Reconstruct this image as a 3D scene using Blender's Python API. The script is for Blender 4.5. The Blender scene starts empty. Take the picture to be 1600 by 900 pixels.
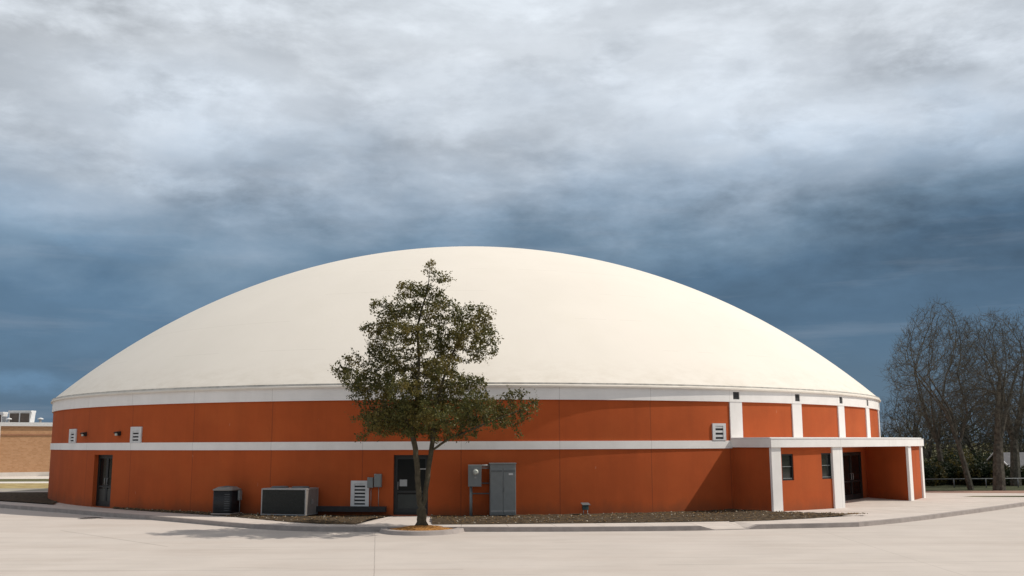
import bpy, math, random
import numpy as np
from mathutils import Vector, Matrix
random.seed(7); np.random.seed(7)
SC = bpy.context.scene
COL = SC.collection

# ------------------------------------------------------------------ camera
FPX, PIT, ROL, CH = 1543.5, 0.15606, -0.00347, 2.5
cp, sp = math.cos(PIT), math.sin(PIT)
FW = Vector((0, cp, sp)); R0 = Vector((1, 0, 0)); U0 = Vector((0, -sp, cp))
cr, sr = math.cos(ROL), math.sin(ROL)
RT = cr*R0 + sr*U0; UP = -sr*R0 + cr*U0
CAM = Vector((0, 0, CH))
cd = bpy.data.cameras.new('camera'); cam = bpy.data.objects.new('camera', cd); COL.objects.link(cam)
cd.sensor_width = 36; cd.lens = 36*FPX/1600; cd.clip_end = 5000; cd.clip_start = .1
M = Matrix.Identity(4)
for i in range(3):
    M[i][0] = RT[i]; M[i][1] = UP[i]; M[i][2] = -FW[i]; M[i][3] = CAM[i]
cam.matrix_world = M
SC.camera = cam

# ------------------------------------------------------------------ sun, sky, exposure
SUN_AZ = 4.0      # degrees behind due right (+x)
SUN_EL = 47.0
S = Vector((math.cos(math.radians(SUN_EL))*math.cos(math.radians(SUN_AZ)), math.cos(math.radians(SUN_EL))*math.sin(math.radians(SUN_AZ)), math.sin(math.radians(SUN_EL))))
sd = bpy.data.lights.new('sun', 'SUN'); sun = bpy.data.objects.new('sun', sd); COL.objects.link(sun)
sd.energy = 3.65; sd.angle = math.radians(.55); sd.color = (1, .93, .83)
sun.rotation_euler = S.to_track_quat('Z', 'Y').to_euler(); sun.location = (40, 0, 60)

W = bpy.data.worlds.new('World'); SC.world = W; W.use_nodes = True
nt = W.node_tree; N = nt.nodes; L = nt.links; N.clear()
def nn(t, **k):
    n = N.new(t)
    for a, v in k.items(): setattr(n, a, v)
    return n
def setin(n, d):
    for k, v in d.items(): n.inputs[k].default_value = v
wo = nn('ShaderNodeOutputWorld')
sky = nn('ShaderNodeTexSky', sky_type='NISHITA', sun_disc=False)
sky.sun_elevation = math.radians(SUN_EL); sky.sun_rotation = math.radians(90-SUN_AZ)
bsky = nn('ShaderNodeBackground'); bsky.inputs[1].default_value = .1
L.new(sky.outputs[0], bsky.inputs[0])
tc = nn('ShaderNodeTexCoord')
sep = nn('ShaderNodeSeparateXYZ'); L.new(tc.outputs['Generated'], sep.inputs[0])
def mth(op, a, b=None, c=None, clamp=False):
    m = nn('ShaderNodeMath', operation=op, use_clamp=clamp)
    for i, v in enumerate((a, b, c)):
        if v is None: continue
        if isinstance(v, (int, float)): m.inputs[i].default_value = v
        else: L.new(v, m.inputs[i])
    return m.outputs[0]
def wnoise(scale, detail, rough, sc, off=(0, 0, 0), dist=0):
    mp = nn('ShaderNodeMapping'); L.new(tc.outputs['Generated'], mp.inputs[0])
    mp.inputs['Scale'].default_value = sc; mp.inputs['Location'].default_value = off
    t = nn('ShaderNodeTexNoise'); L.new(mp.outputs[0], t.inputs['Vector'])
    setin(t, {'Scale': scale, 'Detail': detail, 'Roughness': rough, 'Distortion': dist})
    return t.outputs['Fac']
Z = sep.outputs['Z']
big = wnoise(2.2, 3, .5, (1, 1, 2.0), (.3, .1, .7))
mid = wnoise(5.2, 8, .56, (1, 1, 2.4), (3.1, 1.7, .2), .15)
fine = wnoise(15, 9, .62, (1, 1, 2.3), (7.1, 4.2, 1.3), .15)
str_ = wnoise(4.0, 6, .55, (1, 1, 9.0), (1.1, 9.2, 3.3))
# height in the sky pushed up and down by the clouds themselves
h = mth('ADD', Z, mth('MULTIPLY', mth('SUBTRACT', big, .5), .11))
h = mth('ADD', h, mth('MULTIPLY', mth('SUBTRACT', mid, .5), .14))
h = mth('ADD', h, mth('MULTIPLY', sep.outputs['X'], -.045))
ramp = nn('ShaderNodeValToRGB'); L.new(h, ramp.inputs[0]); cr_ = ramp.color_ramp
stops = [(0.0, (.085, .15, .225)), (.10, (.075, .145, .235)), (.16, (.105, .19, .295)), (.205, (.185, .275, .375)), (.25, (.33, .41, .505)), (.31, (.52, .575, .64)), (.38, (.66, .705, .755)), (.48, (.69, .74, .79)), (.7, (.50, .515, .53)), (1.0, (.42, .43, .44))]  # last two stops: unseen overhead sky, dimmed and greyed to lower ambient fill
while len(cr_.elements) < len(stops): cr_.elements.new(.5)
for e, (p, c) in zip(cr_.elements, stops): e.position = p; e.color = (*c, 1)
# brightness structure inside the cloud deck
g1 = mth('MULTIPLY', mth('SUBTRACT', mid, .5), .85)
g2 = mth('MULTIPLY', mth('SUBTRACT', fine, .5), .62)
g3 = mth('MULTIPLY', mth('SUBTRACT', str_, .5), .16)
hi = nn('ShaderNodeMapRange', interpolation_type='SMOOTHSTEP'); L.new(Z, hi.inputs[0]); setin(hi, {1: .12, 2: .25, 3: .28, 4: 1.1})
crisp = nn('ShaderNodeMapRange', interpolation_type='SMOOTHSTEP'); L.new(wnoise(5.5, 11, .58, (1, 1, 2.4), (2.2, 8.4, 6.1), .25), crisp.inputs[0]); setin(crisp, {1: .46, 2: .62, 3: -.07, 4: .10})
g2 = mth('ADD', g2, crisp.outputs[0])
gain = mth('ADD', mth('ADD', mth('MULTIPLY', mth('ADD', g1, g2), hi.outputs[0]), 1.0), g3)
warp = mth('MULTIPLY', mth('SUBTRACT', mid, .5), 2.2)
def patch(px, py, sx, sy, amp, rag=1.0):          # a brighter or darker stretch of the cloud deck, in world directions
    d = (FW*FPX + RT*(px-800) + UP*(450-py)).normalized()
    a = mth('DIVIDE', mth('SUBTRACT', sep.outputs['X'], d.x), math.radians(sx)); c = mth('DIVIDE', mth('SUBTRACT', Z, d.z), math.radians(sy))
    q = mth('ADD', mth('ADD', mth('MULTIPLY', a, a), mth('MULTIPLY', c, c)), mth('MULTIPLY', mth('SUBTRACT', fine, .5), 2.2*rag))
    q = mth('SUBTRACT', 1.0, mth('ADD', q, mth('MULTIPLY', warp, rag)), clamp=True); q = mth('MULTIPLY', mth('MULTIPLY', q, q), mth('GREATER_THAN', sep.outputs['Y'], 0))
    return mth('MULTIPLY', q, amp)
for a_ in ((290, 165, 10, 3.6, .34), (880, 90, 15, 5, .13), (1400, 200, 12, 2.8, .30), (1210, 140, 8, 4, .16), (1010, 130, 8, 4, .10), (60, 90, 9, 6, -.12), (1330, 75, 7, 2.2, -.10), (1480, 120, 8, 2.2, -.12),
           (1480, 380, 22, 5, -.30, .15), (1100, 400, 16, 4.5, -.12, .15), (70, 325, 8, 2.2, .22), (300, 385, 8, 1.2, .16), (40, 600, 6, 1.1, .55), (620, 280, 9, 2.0, .08), (420, 300, 9, 2.0, -.10)):
    gain = mth('ADD', gain, patch(*a_))
gain = mth('MAXIMUM', gain, .35); gain = mth('MINIMUM', gain, 1.5)
mul = nn('ShaderNodeVectorMath', operation='SCALE'); L.new(ramp.outputs[0], mul.inputs[0]); L.new(gain, mul.inputs['Scale'])
# wispy streaks of paler cloud low over the horizon
wis = mth('MULTIPLY', mth('SUBTRACT', wnoise(3.0, 6, .6, (1, 1, 11.0), (5.5, 2.1, .9)), .55, clamp=True), .8, clamp=True)
mixw = nn('ShaderNodeMix', data_type='RGBA'); L.new(wis, mixw.inputs[0]); L.new(mul.outputs[0], mixw.inputs[6]); mixw.inputs[7].default_value = (.50, .53, .60, 1)
bcl = nn('ShaderNodeBackground'); L.new(mixw.outputs[2], bcl.inputs[0]); bcl.inputs[1].default_value = 1.02
mx = nn('ShaderNodeMixShader'); mx.inputs[0].default_value = .93
L.new(bsky.outputs[0], mx.inputs[1]); L.new(bcl.outputs[0], mx.inputs[2]); L.new(mx.outputs[0], wo.inputs[0])
SC.view_settings.view_transform = 'Standard'; SC.view_settings.look = 'None'
SC.view_settings.exposure = 0.0; SC.view_settings.gamma = 1; SC.view_settings.use_curve_mapping = False

# ------------------------------------------------------------------ measuring helpers
def ray(x, y):
    return (FW*FPX + RT*(x-800) + UP*(450-y)).normalized()
def G(x, y, z=0.0):                      # point of the ground (height z) seen at a spot of the photograph
    d = ray(x, y); return CAM + d*((z-CH)/d.z)
def AT(x, y, Y):                         # point at depth Y
    d = ray(x, y); return CAM + d*(Y/d.y)
CX, CY, R = -2.174, 54.36, 20.80
def P(phi, r, z):
    a = math.radians(phi); return Vector((CX + r*math.sin(a), CY - r*math.cos(a), z))
def PHI(x, y, r=R):
    d = ray(x, y); a = d.x**2+d.y**2; b = -(d.x*CX+d.y*CY); c = CX*CX+CY*CY-r*r
    t = (-b-math.sqrt(max(b*b-a*c, 0)))/a; p = CAM+t*d
    return math.degrees(math.atan2(p.x-CX, -(p.y-CY))), p.z
def axes(phi):
    a = math.radians(phi)
    return Vector((math.cos(a), math.sin(a), 0)), Vector((math.sin(a), -math.cos(a), 0)), Vector((0, 0, 1))

# ------------------------------------------------------------------ materials
def mat(name, col, rough=.8, var=.12, nscale=3., bump=.0, bscale=40., metal=0., col2=None, detail=5, spec=.5, extra=None):
    m = bpy.data.materials.new(name); m.use_nodes = True; t = m.node_tree; n = t.nodes; l = t.links
    b = n['Principled BSDF']; b.inputs['Roughness'].default_value = rough; b.inputs['Metallic'].default_value = metal
    b.inputs['Specular IOR Level'].default_value = spec
    tc = n.new('ShaderNodeTexCoord')
    no = n.new('ShaderNodeTexNoise'); l.new(tc.outputs['Object'], no.inputs['Vector'])
    no.inputs['Scale'].default_value = nscale; no.inputs['Detail'].default_value = detail; no.inputs['Roughness'].default_value = .6
    r = n.new('ShaderNodeValToRGB'); l.new(no.outputs['Fac'], r.inputs[0])
    c1 = [max(0, c*(1-var)) for c in col]; c2 = [c*(1+var) for c in (col2 or col)]
    r.color_ramp.elements[0].position = .32; r.color_ramp.elements[1].position = .68
    r.color_ramp.elements[0].color = (*c1, 1); r.color_ramp.elements[1].color = (*c2, 1)
    out = r.outputs[0]
    if extra: out = extra(t, tc, out, b)
    l.new(out, b.inputs['Base Color'])
    if bump:
        nb = n.new('ShaderNodeTexNoise'); l.new(tc.outputs['Object'], nb.inputs['Vector']); nb.inputs['Scale'].default_value = bscale; nb.inputs['Detail'].default_value = 6
        bp = n.new('ShaderNodeBump'); bp.inputs['Strength'].default_value = bump; bp.inputs['Distance'].default_value = .02
        l.new(nb.outputs['Fac'], bp.inputs['Height']); l.new(bp.outputs[0], b.inputs['Normal'])
    return m
def tmath(t, op, a, b=None, clamp=False):
    m = t.nodes.new('ShaderNodeMath'); m.operation = op; m.use_clamp = clamp
    for i, v in enumerate((a, b)):
        if v is None: continue
        if isinstance(v, (int, float)): m.inputs[i].default_value = v
        else: t.links.new(v, m.inputs[i])
    return m.outputs[0]
def tmix(t, f, a, b, mode='MIX'):
    m = t.nodes.new('ShaderNodeMix'); m.data_type = 'RGBA'; m.blend_type = mode
    for i, v in ((0, f), (6, a), (7, b)):
        if isinstance(v, (int, float)): m.inputs[i].default_value = v
        elif isinstance(v, tuple): m.inputs[i].default_value = (*v, 1)
        else: t.links.new(v, m.inputs[i])
    return m.outputs[2]
def tnoise(t, tc, scale, sc=(1, 1, 1), detail=4, rough=.6):
    mp = t.nodes.new('ShaderNodeMapping'); t.links.new(tc.outputs['Object'], mp.inputs[0]); mp.inputs['Scale'].default_value = sc
    n = t.nodes.new('ShaderNodeTexNoise'); t.links.new(mp.outputs[0], n.inputs['Vector'])
    n.inputs['Scale'].default_value = scale; n.inputs['Detail'].default_value = detail; n.inputs['Roughness'].default_value = rough
    return n.outputs['Fac']
PITCH = 9.2
def polar_seams(t, tc, w=.00045):
    s = t.nodes.new('ShaderNodeSeparateXYZ'); t.links.new(tc.outputs['Object'], s.inputs[0])
    a = tmath(t, 'ARCTAN2', s.outputs['X'], tmath(t, 'MULTIPLY', s.outputs['Y'], -1))
    u = tmath(t, 'DIVIDE', tmath(t, 'SUBTRACT', a, math.radians(10.44)), math.radians(PITCH))
    f = tmath(t, 'ABSOLUTE', tmath(t, 'SUBTRACT', tmath(t, 'FRACT', tmath(t, 'ADD', u, .5)), .5))
    return tmath(t, 'LESS_THAN', f, w/math.radians(PITCH)), u, s
def wall_extra(t, tc, c, b):
    seam, u, s = polar_seams(t, tc, .0009)
    st = tnoise(t, tc, 1.0, (1.6, 1.6, .18), 6, .65)         # rain streaks running down
    stf = tmath(t, 'MULTIPLY', tmath(t, 'SUBTRACT', st, .45, True), 1.8, True)
    c = tmix(t, stf, c, (.32, .066, .018))
    bl = tnoise(t, tc, .45, (1, 1, 1.6), 4, .5)
    c = tmix(t, tmath(t, 'MULTIPLY', tmath(t, 'SUBTRACT', bl, .5, True), 1.2, True), c, (.50, .125, .032))
    # splashed soil near the foot of the wall
    dn = tmath(t, 'ADD', tmath(t, 'MULTIPLY', tnoise(t, tc, 2.2, (1, 1, .5), 5), .9), tmath(t, 'MULTIPLY', s.outputs['Z'], -1.0))
    c = tmix(t, tmath(t, 'MULTIPLY', tmath(t, 'ADD', dn, .12, True), 1.1, True), c, (.16, .06, .028))
    c = tmix(t, tmath(t, 'MULTIPLY', seam, .45), c, (.16, .045, .02))
    pale = tnoise(t, tc, 3.1, (1, 1, .35), 3)
    c = tmix(t, tmath(t, 'MULTIPLY', tmath(t, 'GREATER_THAN', pale, .735), .35), c, (.5, .27, .17))
    return c
TERRA = mat('terracotta_stucco', (.43, .086, .021), .9, .07, .9, .25, 55, extra=wall_extra, spec=.25)
def band_extra(t, tc, c, b):
    seam, u, s = polar_seams(t, tc, .0006)
    st = tnoise(t, tc, 1.0, (1.2, 1.2, .3), 6, .65)
    c = tmix(t, tmath(t, 'MULTIPLY', tmath(t, 'SUBTRACT', st, .5, True), 1.2, True), c, (.66, .625, .58))
    return tmix(t, tmath(t, 'MULTIPLY', seam, .3), c, (.3, .28, .25))
WHITE = mat('white_stucco', (.83, .805, .78), .85, .04, 1.5, .15, 60, extra=band_extra, spec=.3)
def dome_extra(t, tc, c, b):
    seam, u, s = polar_seams(t, tc, .00035)
    z = s.outputs['Z']
    # concentric laps of the coating, broken up
    lap = tmath(t, 'ABSOLUTE', tmath(t, 'SUBTRACT', tmath(t, 'FRACT', tmath(t, 'DIVIDE', z, 1.31)), .5))
    lap = tmath(t, 'LESS_THAN', lap, .006)
    br = tmath(t, 'GREATER_THAN', tnoise(t, tc, .35, (1, 1, 1), 2), .53)
    c = tmix(t, tmath(t, 'MULTIPLY', tmath(t, 'MULTIPLY', lap, br), .22), c, (.45, .40, .33))
    c = tmix(t, tmath(t, 'MULTIPLY', seam, .07), c, (.45, .40, .33))
    # dust collecting above the rim
    low = tmath(t, 'SUBTRACT', 5.6, z)
    dn = tmath(t, 'MULTIPLY', tmath(t, 'SUBTRACT', tnoise(t, tc, 1.3, (1, 1, 2.5), 6, .7), .42, True), low, True)
    c = tmix(t, tmath(t, 'MULTIPLY', dn, 1.2, True), c, (.50, .43, .34))
    st = tnoise(t, tc, .5, (1, 1, .6), 5, .6)
    return tmix(t, tmath(t, 'MULTIPLY', tmath(t, 'SUBTRACT', st, .48, True), .9, True), c, (.71, .655, .565))
DOME = mat('cream_roof_coating', (.765, .71, .635), .8, .02, .25, .12, 6, extra=dome_extra, spec=.3)
RIMM = mat('rim_flashing', (.50, .48, .44), .7, .25, 3, .1)
DARKJ = mat('shadow_joint', (.10, .095, .09), .9, .3, 3)
GLASS = mat('dark_door_glass', (.006, .008, .008), .15, .2, 1, spec=.15)
WGLASS = mat('window_glass', (.02, .024, .023), .06, .2, 1, spec=.6)
DFRAME = mat('dark_bronze_frame', (.012, .014, .014), .5, .15, 4)
DPANEL = mat('door_panel', (.022, .028, .025), .4, .2, 3)
PAPER = mat('paper', (.35, .36, .36), .8, .05, 9)
VENTM = mat('white_vent_paint', (.62, .62, .62), .6, .08, 7)
VOID = mat('vent_void', (.035, .035, .037), .9, .1, 5)
GREY = mat('grey_electrical_paint', (.20, .215, .215), .5, .07, 5, .05, 90)
GREYD = mat('dark_grey_paint', (.12, .13, .135), .55, .1, 5)
GALV = mat('galvanised_steel', (.36, .355, .35), .5, .15, 12, metal=.4)
BLACKM = mat('black_grille_metal', (.018, .02, .024), .5, .2, 8)
OLIVEM = mat('dark_coil_metal', (.035, .037, .033), .6, .3, 20, .3, 120)
ACTOP = mat('fan_shroud', (.22, .20, .185), .6, .12, 6)
GREEN = mat('green_box_paint', (.05, .10, .095), .5, .15, 6)
MATTBLK = mat('matt_black', (.03, .028, .03), .85, .2, 9, .3)
BULB = mat('lamp_lens', (.55, .58, .52), .25, .1, 5)

def conc_extra(lines):
    def f(t, tc, c, b):
        s = t.nodes.new('ShaderNodeSeparateXYZ'); t.links.new(tc.outputs['Object'], s.inputs[0])
        wob = tmath(t, 'MULTIPLY', tmath(t, 'SUBTRACT', tnoise(t, tc, 1.5, detail=3), .5), .10)
        # long soft stains following the drainage, tyre marks and patches
        a = tnoise(t, tc, .35, (.5, 2.2, 1), 6, .62)
        c = tmix(t, tmath(t, 'MULTIPLY', tmath(t, 'SUBTRACT', a, .47, True), 2.0, True), c, (.44, .375, .33))
        a = tnoise(t, tc, .9, (.28, 2.8, 1), 7, .72)
        c = tmix(t, tmath(t, 'MULTIPLY', tmath(t, 'SUBTRACT', a, .54, True), 2.8, True), c, (.35, .305, .27))
        a = tnoise(t, tc, 14, (1, 1, 1), 4, .7)
        c = tmix(t, tmath(t, 'MULTIPLY', tmath(t, 'SUBTRACT', a, .56, True), 1.2, True), c, (.35, .31, .28))
        a = tnoise(t, tc, .22, (1, 1, 1), 3, .5)
        c = tmix(t, tmath(t, 'MULTIPLY', tmath(t, 'SUBTRACT', a, .5, True), 1.8, True), c, (.57, .515, .475))
        for (x0, y0, x1, y1, w, k) in lines:
            dx, dy = x1-x0, y1-y0; ln = math.hypot(dx, dy); nx, ny = -dy/ln, dx/ln
            d = tmath(t, 'ADD', tmath(t, 'MULTIPLY', s.outputs['X'], nx), tmath(t, 'MULTIPLY', s.outputs['Y'], ny))
            d = tmath(t, 'ADD', d, -(x0*nx+y0*ny)); d = tmath(t, 'ABSOLUTE', tmath(t, 'ADD', d, tmath(t, 'MULTIPLY', wob, .35)))
            ff = tmath(t, 'LESS_THAN', d, w)
            al = tmath(t, 'ADD', tmath(t, 'MULTIPLY', s.outputs['X'], dx/ln), tmath(t, 'MULTIPLY', s.outputs['Y'], dy/ln))
            al = tmath(t, 'ADD', al, -(x0*dx+y0*dy)/ln)
            ff = tmath(t, 'MULTIPLY', ff, tmath(t, 'MULTIPLY', tmath(t, 'GREATER_THAN', al, 0), tmath(t, 'LESS_THAN', al, ln)))
            brk = tmath(t, 'ADD', .35, tmath(t, 'MULTIPLY', tnoise(t, tc, 2.5, detail=4), .9), True)
            c = tmix(t, tmath(t, 'MULTIPLY', tmath(t, 'MULTIPLY', ff, k), brk), c, (.20, .17, .15))
        return c
    return f
v1 = G(586, 831); v2 = G(584.5, 899); vd = (v2-v1)
e1 = v1 + vd*4; ya = G(500, 855.5).y
d1, d2 = G(95, 829), G(262, 854)
LINES = [(v1.x, v1.y, e1.x, e1.y, .010, .6), (-60, ya+.1, 60, ya-.1, .02, .22),
         (d1.x, d1.y, d2.x, d2.y, .03, .5), (-60, G(100, 892).y, -1, G(100, 892).y, .03, .35),
         (1, G(1200, 851).y, 60, G(1200, 851).y+.4, .03, .3), (3, G(1100, 878).y-.5, 40, G(1100, 878).y+1.6, .04, .3),
         (v1.x+12.2, 8, v1.x+12.9, 33, .016, .25), (v1.x-12.2, 8, v1.x-12.6, 33, .016, .25)]
CONC = mat('parking_concrete', (.515, .462, .42), .9, .05, .6, .2, 30, extra=conc_extra(LINES), spec=.2)
def walk_extra(t, tc, c, b):
    c = conc_extra([])(t, tc, c, b)
    s = t.nodes.new('ShaderNodeSeparateXYZ'); t.links.new(tc.outputs['Object'], s.inputs[0])
    a = tmath(t, 'ARCTAN2', tmath(t, 'SUBTRACT', s.outputs['X'], CX), tmath(t, 'SUBTRACT', CY, s.outputs['Y']))
    f = tmath(t, 'ABSOLUTE', tmath(t, 'SUBTRACT', tmath(t, 'FRACT', tmath(t, 'DIVIDE', a, math.radians(3.1))), .5))
    return tmix(t, tmath(t, 'MULTIPLY', tmath(t, 'LESS_THAN', f, .009), .55), c, (.2, .175, .155))
WALKC = mat('sidewalk_concrete', (.56, .50, .455), .9, .07, 1.6, .2, 30, extra=walk_extra, spec=.2)
KERBC = mat('kerb_concrete', (.34, .30, .28), .9, .14, 3, .3, 30, spec=.2)
SOIL = mat('bed_soil', (.032, .023, .016), 1, .45, 6, .9, 25, col2=(.085, .062, .04), spec=.1)
MULCH = mat('orange_mulch', (.24, .095, .022), 1, .35, 16, .9, 60, col2=(.38, .19, .06), spec=.1)
GRASSL = mat('dry_lawn', (.33, .22, .09), 1, .3, 1.2, .4, 30, col2=(.36, .30, .15), spec=.1)
GRASSG = mat('dull_green_verge', (.07, .075, .035), 1, .3, 2, .5, 30, col2=(.14, .13, .07), spec=.1)
ROADG = mat('far_road', (.33, .30, .25), .95, .1, .5, .1, 20, spec=.2)
PALE = mat('pale_far_kerb', (.62, .57, .52), .9, .05, 2)
EARTH = mat('reddish_dirt', (.30, .19, .15), 1, .2, 1.2, .3, 20, spec=.1)
STONE = mat('pale_stones', (.38, .33, .26), .9, .5, 20, .3, 60)
LITTER = mat('leaf_litter', (.22, .13, .05), .9, .5, 30)
IRON = mat('cast_iron', (.07, .062, .058), .7, .25, 20, .3, 60)

# ------------------------------------------------------------------ mesh building
class MB:
    def __init__(s): s.v = []; s.f = []; s.smooth = set()
    def quad(s, a, b, c, d):
        n = len(s.v); s.v += [Vector(a), Vector(b), Vector(c), Vector(d)]; s.f.append((n, n+1, n+2, n+3))
    def poly(s, pts):
        n = len(s.v); s.v += [Vector(p) for p in pts]; s.f.append(tuple(range(n, n+len(pts))))
    def box(s, c, size, ax=None):
        ax = ax or (Vector((1, 0, 0)), Vector((0, 1, 0)), Vector((0, 0, 1)))
        c = Vector(c); n = len(s.v); h = [x/2 for x in size]
        for k in (-1, 1):
            for j in (-1, 1):
                for i in (-1, 1): s.v.append(c + ax[0]*h[0]*i + ax[1]*h[1]*j + ax[2]*h[2]*k)
        det = ax[0].cross(ax[1]).dot(ax[2])
        for q in ((0, 2, 3, 1), (4, 5, 7, 6), (0, 1, 5, 4), (2, 6, 7, 3), (0, 4, 6, 2), (1, 3, 7, 5)):
            q = q if det > 0 else q[::-1]; s.f.append(tuple(n+i for i in q))
        return s
    def tube(s, pts, rad, n=8, cap=True):
        pts = [Vector(p) for p in pts]; rad = rad if isinstance(rad, (list, tuple)) else [rad]*len(pts)
        prev = None; base = len(s.v); t0 = (pts[1]-pts[0]).normalized()
        u = t0.orthogonal().normalized()
        for i, p in enumerate(pts):
            t = ((pts[min(i+1, len(pts)-1)]-pts[max(i-1, 0)])).normalized()
            u = (u - t*u.dot(t)).normalized(); w = t.cross(u)
            for k in range(n):
                a = 2*math.pi*k/n; s.v.append(p + (u*math.cos(a)+w*math.sin(a))*rad[i])
        for i in range(len(pts)-1):
            for k in range(n):
                a = base+i*n+k; b = base+i*n+(k+1) % n; f = (a, b, b+n, a+n); s.smooth.add(len(s.f)); s.f.append(f)
        if cap:
            s.f.append(tuple(base+k for k in range(n))[::-1]); s.f.append(tuple(base+(len(pts)-1)*n+k for k in range(n)))
        return s
    def arc(s, p0, p1, r0, r1, z0, z1, step=.7, caps=True):   # solid annular block
        n = max(1, int(math.ceil((p1-p0)/step))); ph = [p0+(p1-p0)*i/n for i in range(n+1)]
        full = abs(p1-p0) >= 359.9
        for (ra, za, rb, zb, sm) in ((r1, z0, r1, z1, 1), (r1, z1, r0, z1, 0), (r0, z1, r0, z0, 1), (r0, z0, r1, z0, 0)):
            base = len(s.v)
            for a in ph: s.v += [P(a, ra, za), P(a, rb, zb)]
            for i in range(n):
                if sm: s.smooth.add(len(s.f))
                s.f.append((base+2*i, base+2*i+2, base+2*i+3, base+2*i+1))
        if caps and not full:
            for a, fl in ((p0, 0), (p1, 1)):
                q = [P(a, r1, z0), P(a, r1, z1), P(a, r0, z1), P(a, r0, z0)]; s.poly(q[::-1] if fl else q)
        return s
    def wallarc(s, p0, p1, r, z0, z1, holes=(), depth=.25, step=.9):  # outer skin with real openings and reveals
        ph = set([p0, p1]); n = int((p1-p0)/step)+1
        for i in range(n): ph.add(p0+(p1-p0)*i/n)
        zz = set([z0, z1])
        for (a, b, c, d) in holes: ph |= {a, b}; zz |= {c, d}
        ph = sorted(ph); zz = sorted(zz)
        out = [ph[0]]
        for a in ph[1:]:
            if a-out[-1] > 1e-4: out.append(a)
        ph = out; idx = {}
        def vid(i, j):
            if (i, j) not in idx: idx[(i, j)] = len(s.v); s.v.append(P(ph[i], r, zz[j]))
            return idx[(i, j)]
        for i in range(len(ph)-1):
            for j in range(len(zz)-1):
                a = (ph[i]+ph[i+1])/2; z = (zz[j]+zz[j+1])/2
                if any(h0 < a < h1 and c < z < d for (h0, h1, c, d) in holes): continue
                s.smooth.add(len(s.f)); s.f.append((vid(i, j), vid(i+1, j), vid(i+1, j+1), vid(i, j+1)))
        for (a, b, c, d) in holes:
            q = r-depth
            s.quad(P(a, r, c), P(a, r, d), P(a, q, d), P(a, q, c)); s.quad(P(b, q, c), P(b, q, d), P(b, r, d), P(b, r, c))
            s.quad(P(a, r, d), P(b, r, d), P(b, q, d), P(a, q, d)); s.quad(P(a, q, c), P(b, q, c), P(b, r, c), P(a, r, c))
        return s
def wloc(o):
    v = Vector((0, 0, 0))
    while o is not None: v += o.location; o = o.parent
    return v
def obj(name, mb, m, parent=None, loc=None, bevel=0, **tags):
    me = bpy.data.meshes.new(name)
    org = wloc(parent) if parent is not None else Vector(loc or (0, 0, 0))
    own = Vector(loc)-org if (parent is not None and loc is not None) else (Vector((0, 0, 0)) if parent is not None else Vector(loc or (0, 0, 0)))
    base = org+own if parent is not None else Vector(loc or (0, 0, 0))
    me.from_pydata([tuple(v-base) for v in mb.v], [], mb.f); me.update()
    if mb.smooth:
        fl = [i in mb.smooth for i in range(len(mb.f))]; me.polygons.foreach_set('use_smooth', fl)
    me.materials.append(m)
    o = bpy.data.objects.new(name, me); COL.objects.link(o); o.location = own
    if parent is not None: o.parent = parent
    if bevel:
        md = o.modifiers.new('bevel', 'BEVEL'); md.width = bevel; md.segments = 2; md.limit_method = 'ANGLE'
    for k, v in tags.items(): o[k] = v
    return o
def thing(name, loc, label, cat, group=None):
    o = bpy.data.objects.new(name, None); COL.objects.link(o); o.location = loc; o['label'] = label; o['category'] = cat; o.empty_display_size = .3
    if group: o['group'] = group
    return o
def struct(name, mb, m, kind='structure', loc=None, label=None):
    o = obj(name, mb, m, loc=loc); o['kind'] = kind
    if label: o['label'] = label
    return o

# ------------------------------------------------------------------ ground, pavements
b = MB(); b.quad((-900, -300, -.03), (900, -300, -.03), (900, 1500, -.03), (-900, 1500, -.03)); struct('ground', b, GRASSG)
b = MB(); b.quad((-70, -30, 0), (60, -30, 0), (60, 46, 0), (-70, 46, 0)); struct('parking_lot', b, CONC)

KZ = .13
kpx = [(-260, 770), (-130, 778.5), (0, 788.3), (60, 793), (100, 796), (160, 801), (240, 806.3), (300, 811.3), (350, 815.6), (400, 819.5), (450, 822.3), (500, 823.4), (560, 823.6), (600, 823.6), (660, 823.6), (725, 823.6), (780, 823.7), (840, 823.6), (900, 823.4), (960, 823), (1020, 822.6), (1080, 822), (1095, 821.8)]
K = [(G(x, y, KZ), KZ) for x, y in kpx]
y0 = K[-1][0].y
kq0, kq1 = K[-1][0], G(1186, 819.6, KZ)
for u in (.24, .80): q = kq0.lerp(kq1, u); q.z = .012; K.append((q, .012))
for x, y in [(1186, 819.6), (1230, 818.7), (1290, 817.6), (1342, 816.2), (1400, 811), (1450, 805.5), (1500, 799), (1550, 792.5), (1600, 785.5), (1680, 777)]:
    K.append((G(x, y, KZ), KZ))
C0 = Vector((CX, CY, 0))
def inward(p, d):
    q = Vector((p.x, p.y, 0)); n = (C0-q).normalized(); return q+n*d
kb = MB(); sw = MB()
def inner(p):
    q = inward(p, 1.35); return Vector((q.x, q.y, .129))
def inner2(p):
    a = math.degrees(math.atan2(p.x-CX, -(p.y-CY)))
    return P(a, 20.6 if a < 27 else 20.0, .128 if a < 29.5 else .2)
top = []; 
for (p, z) in K:
    q = inward(p, .16); top.append((Vector((p.x, p.y, z)), Vector((q.x, q.y, z+.002)), z))
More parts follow.
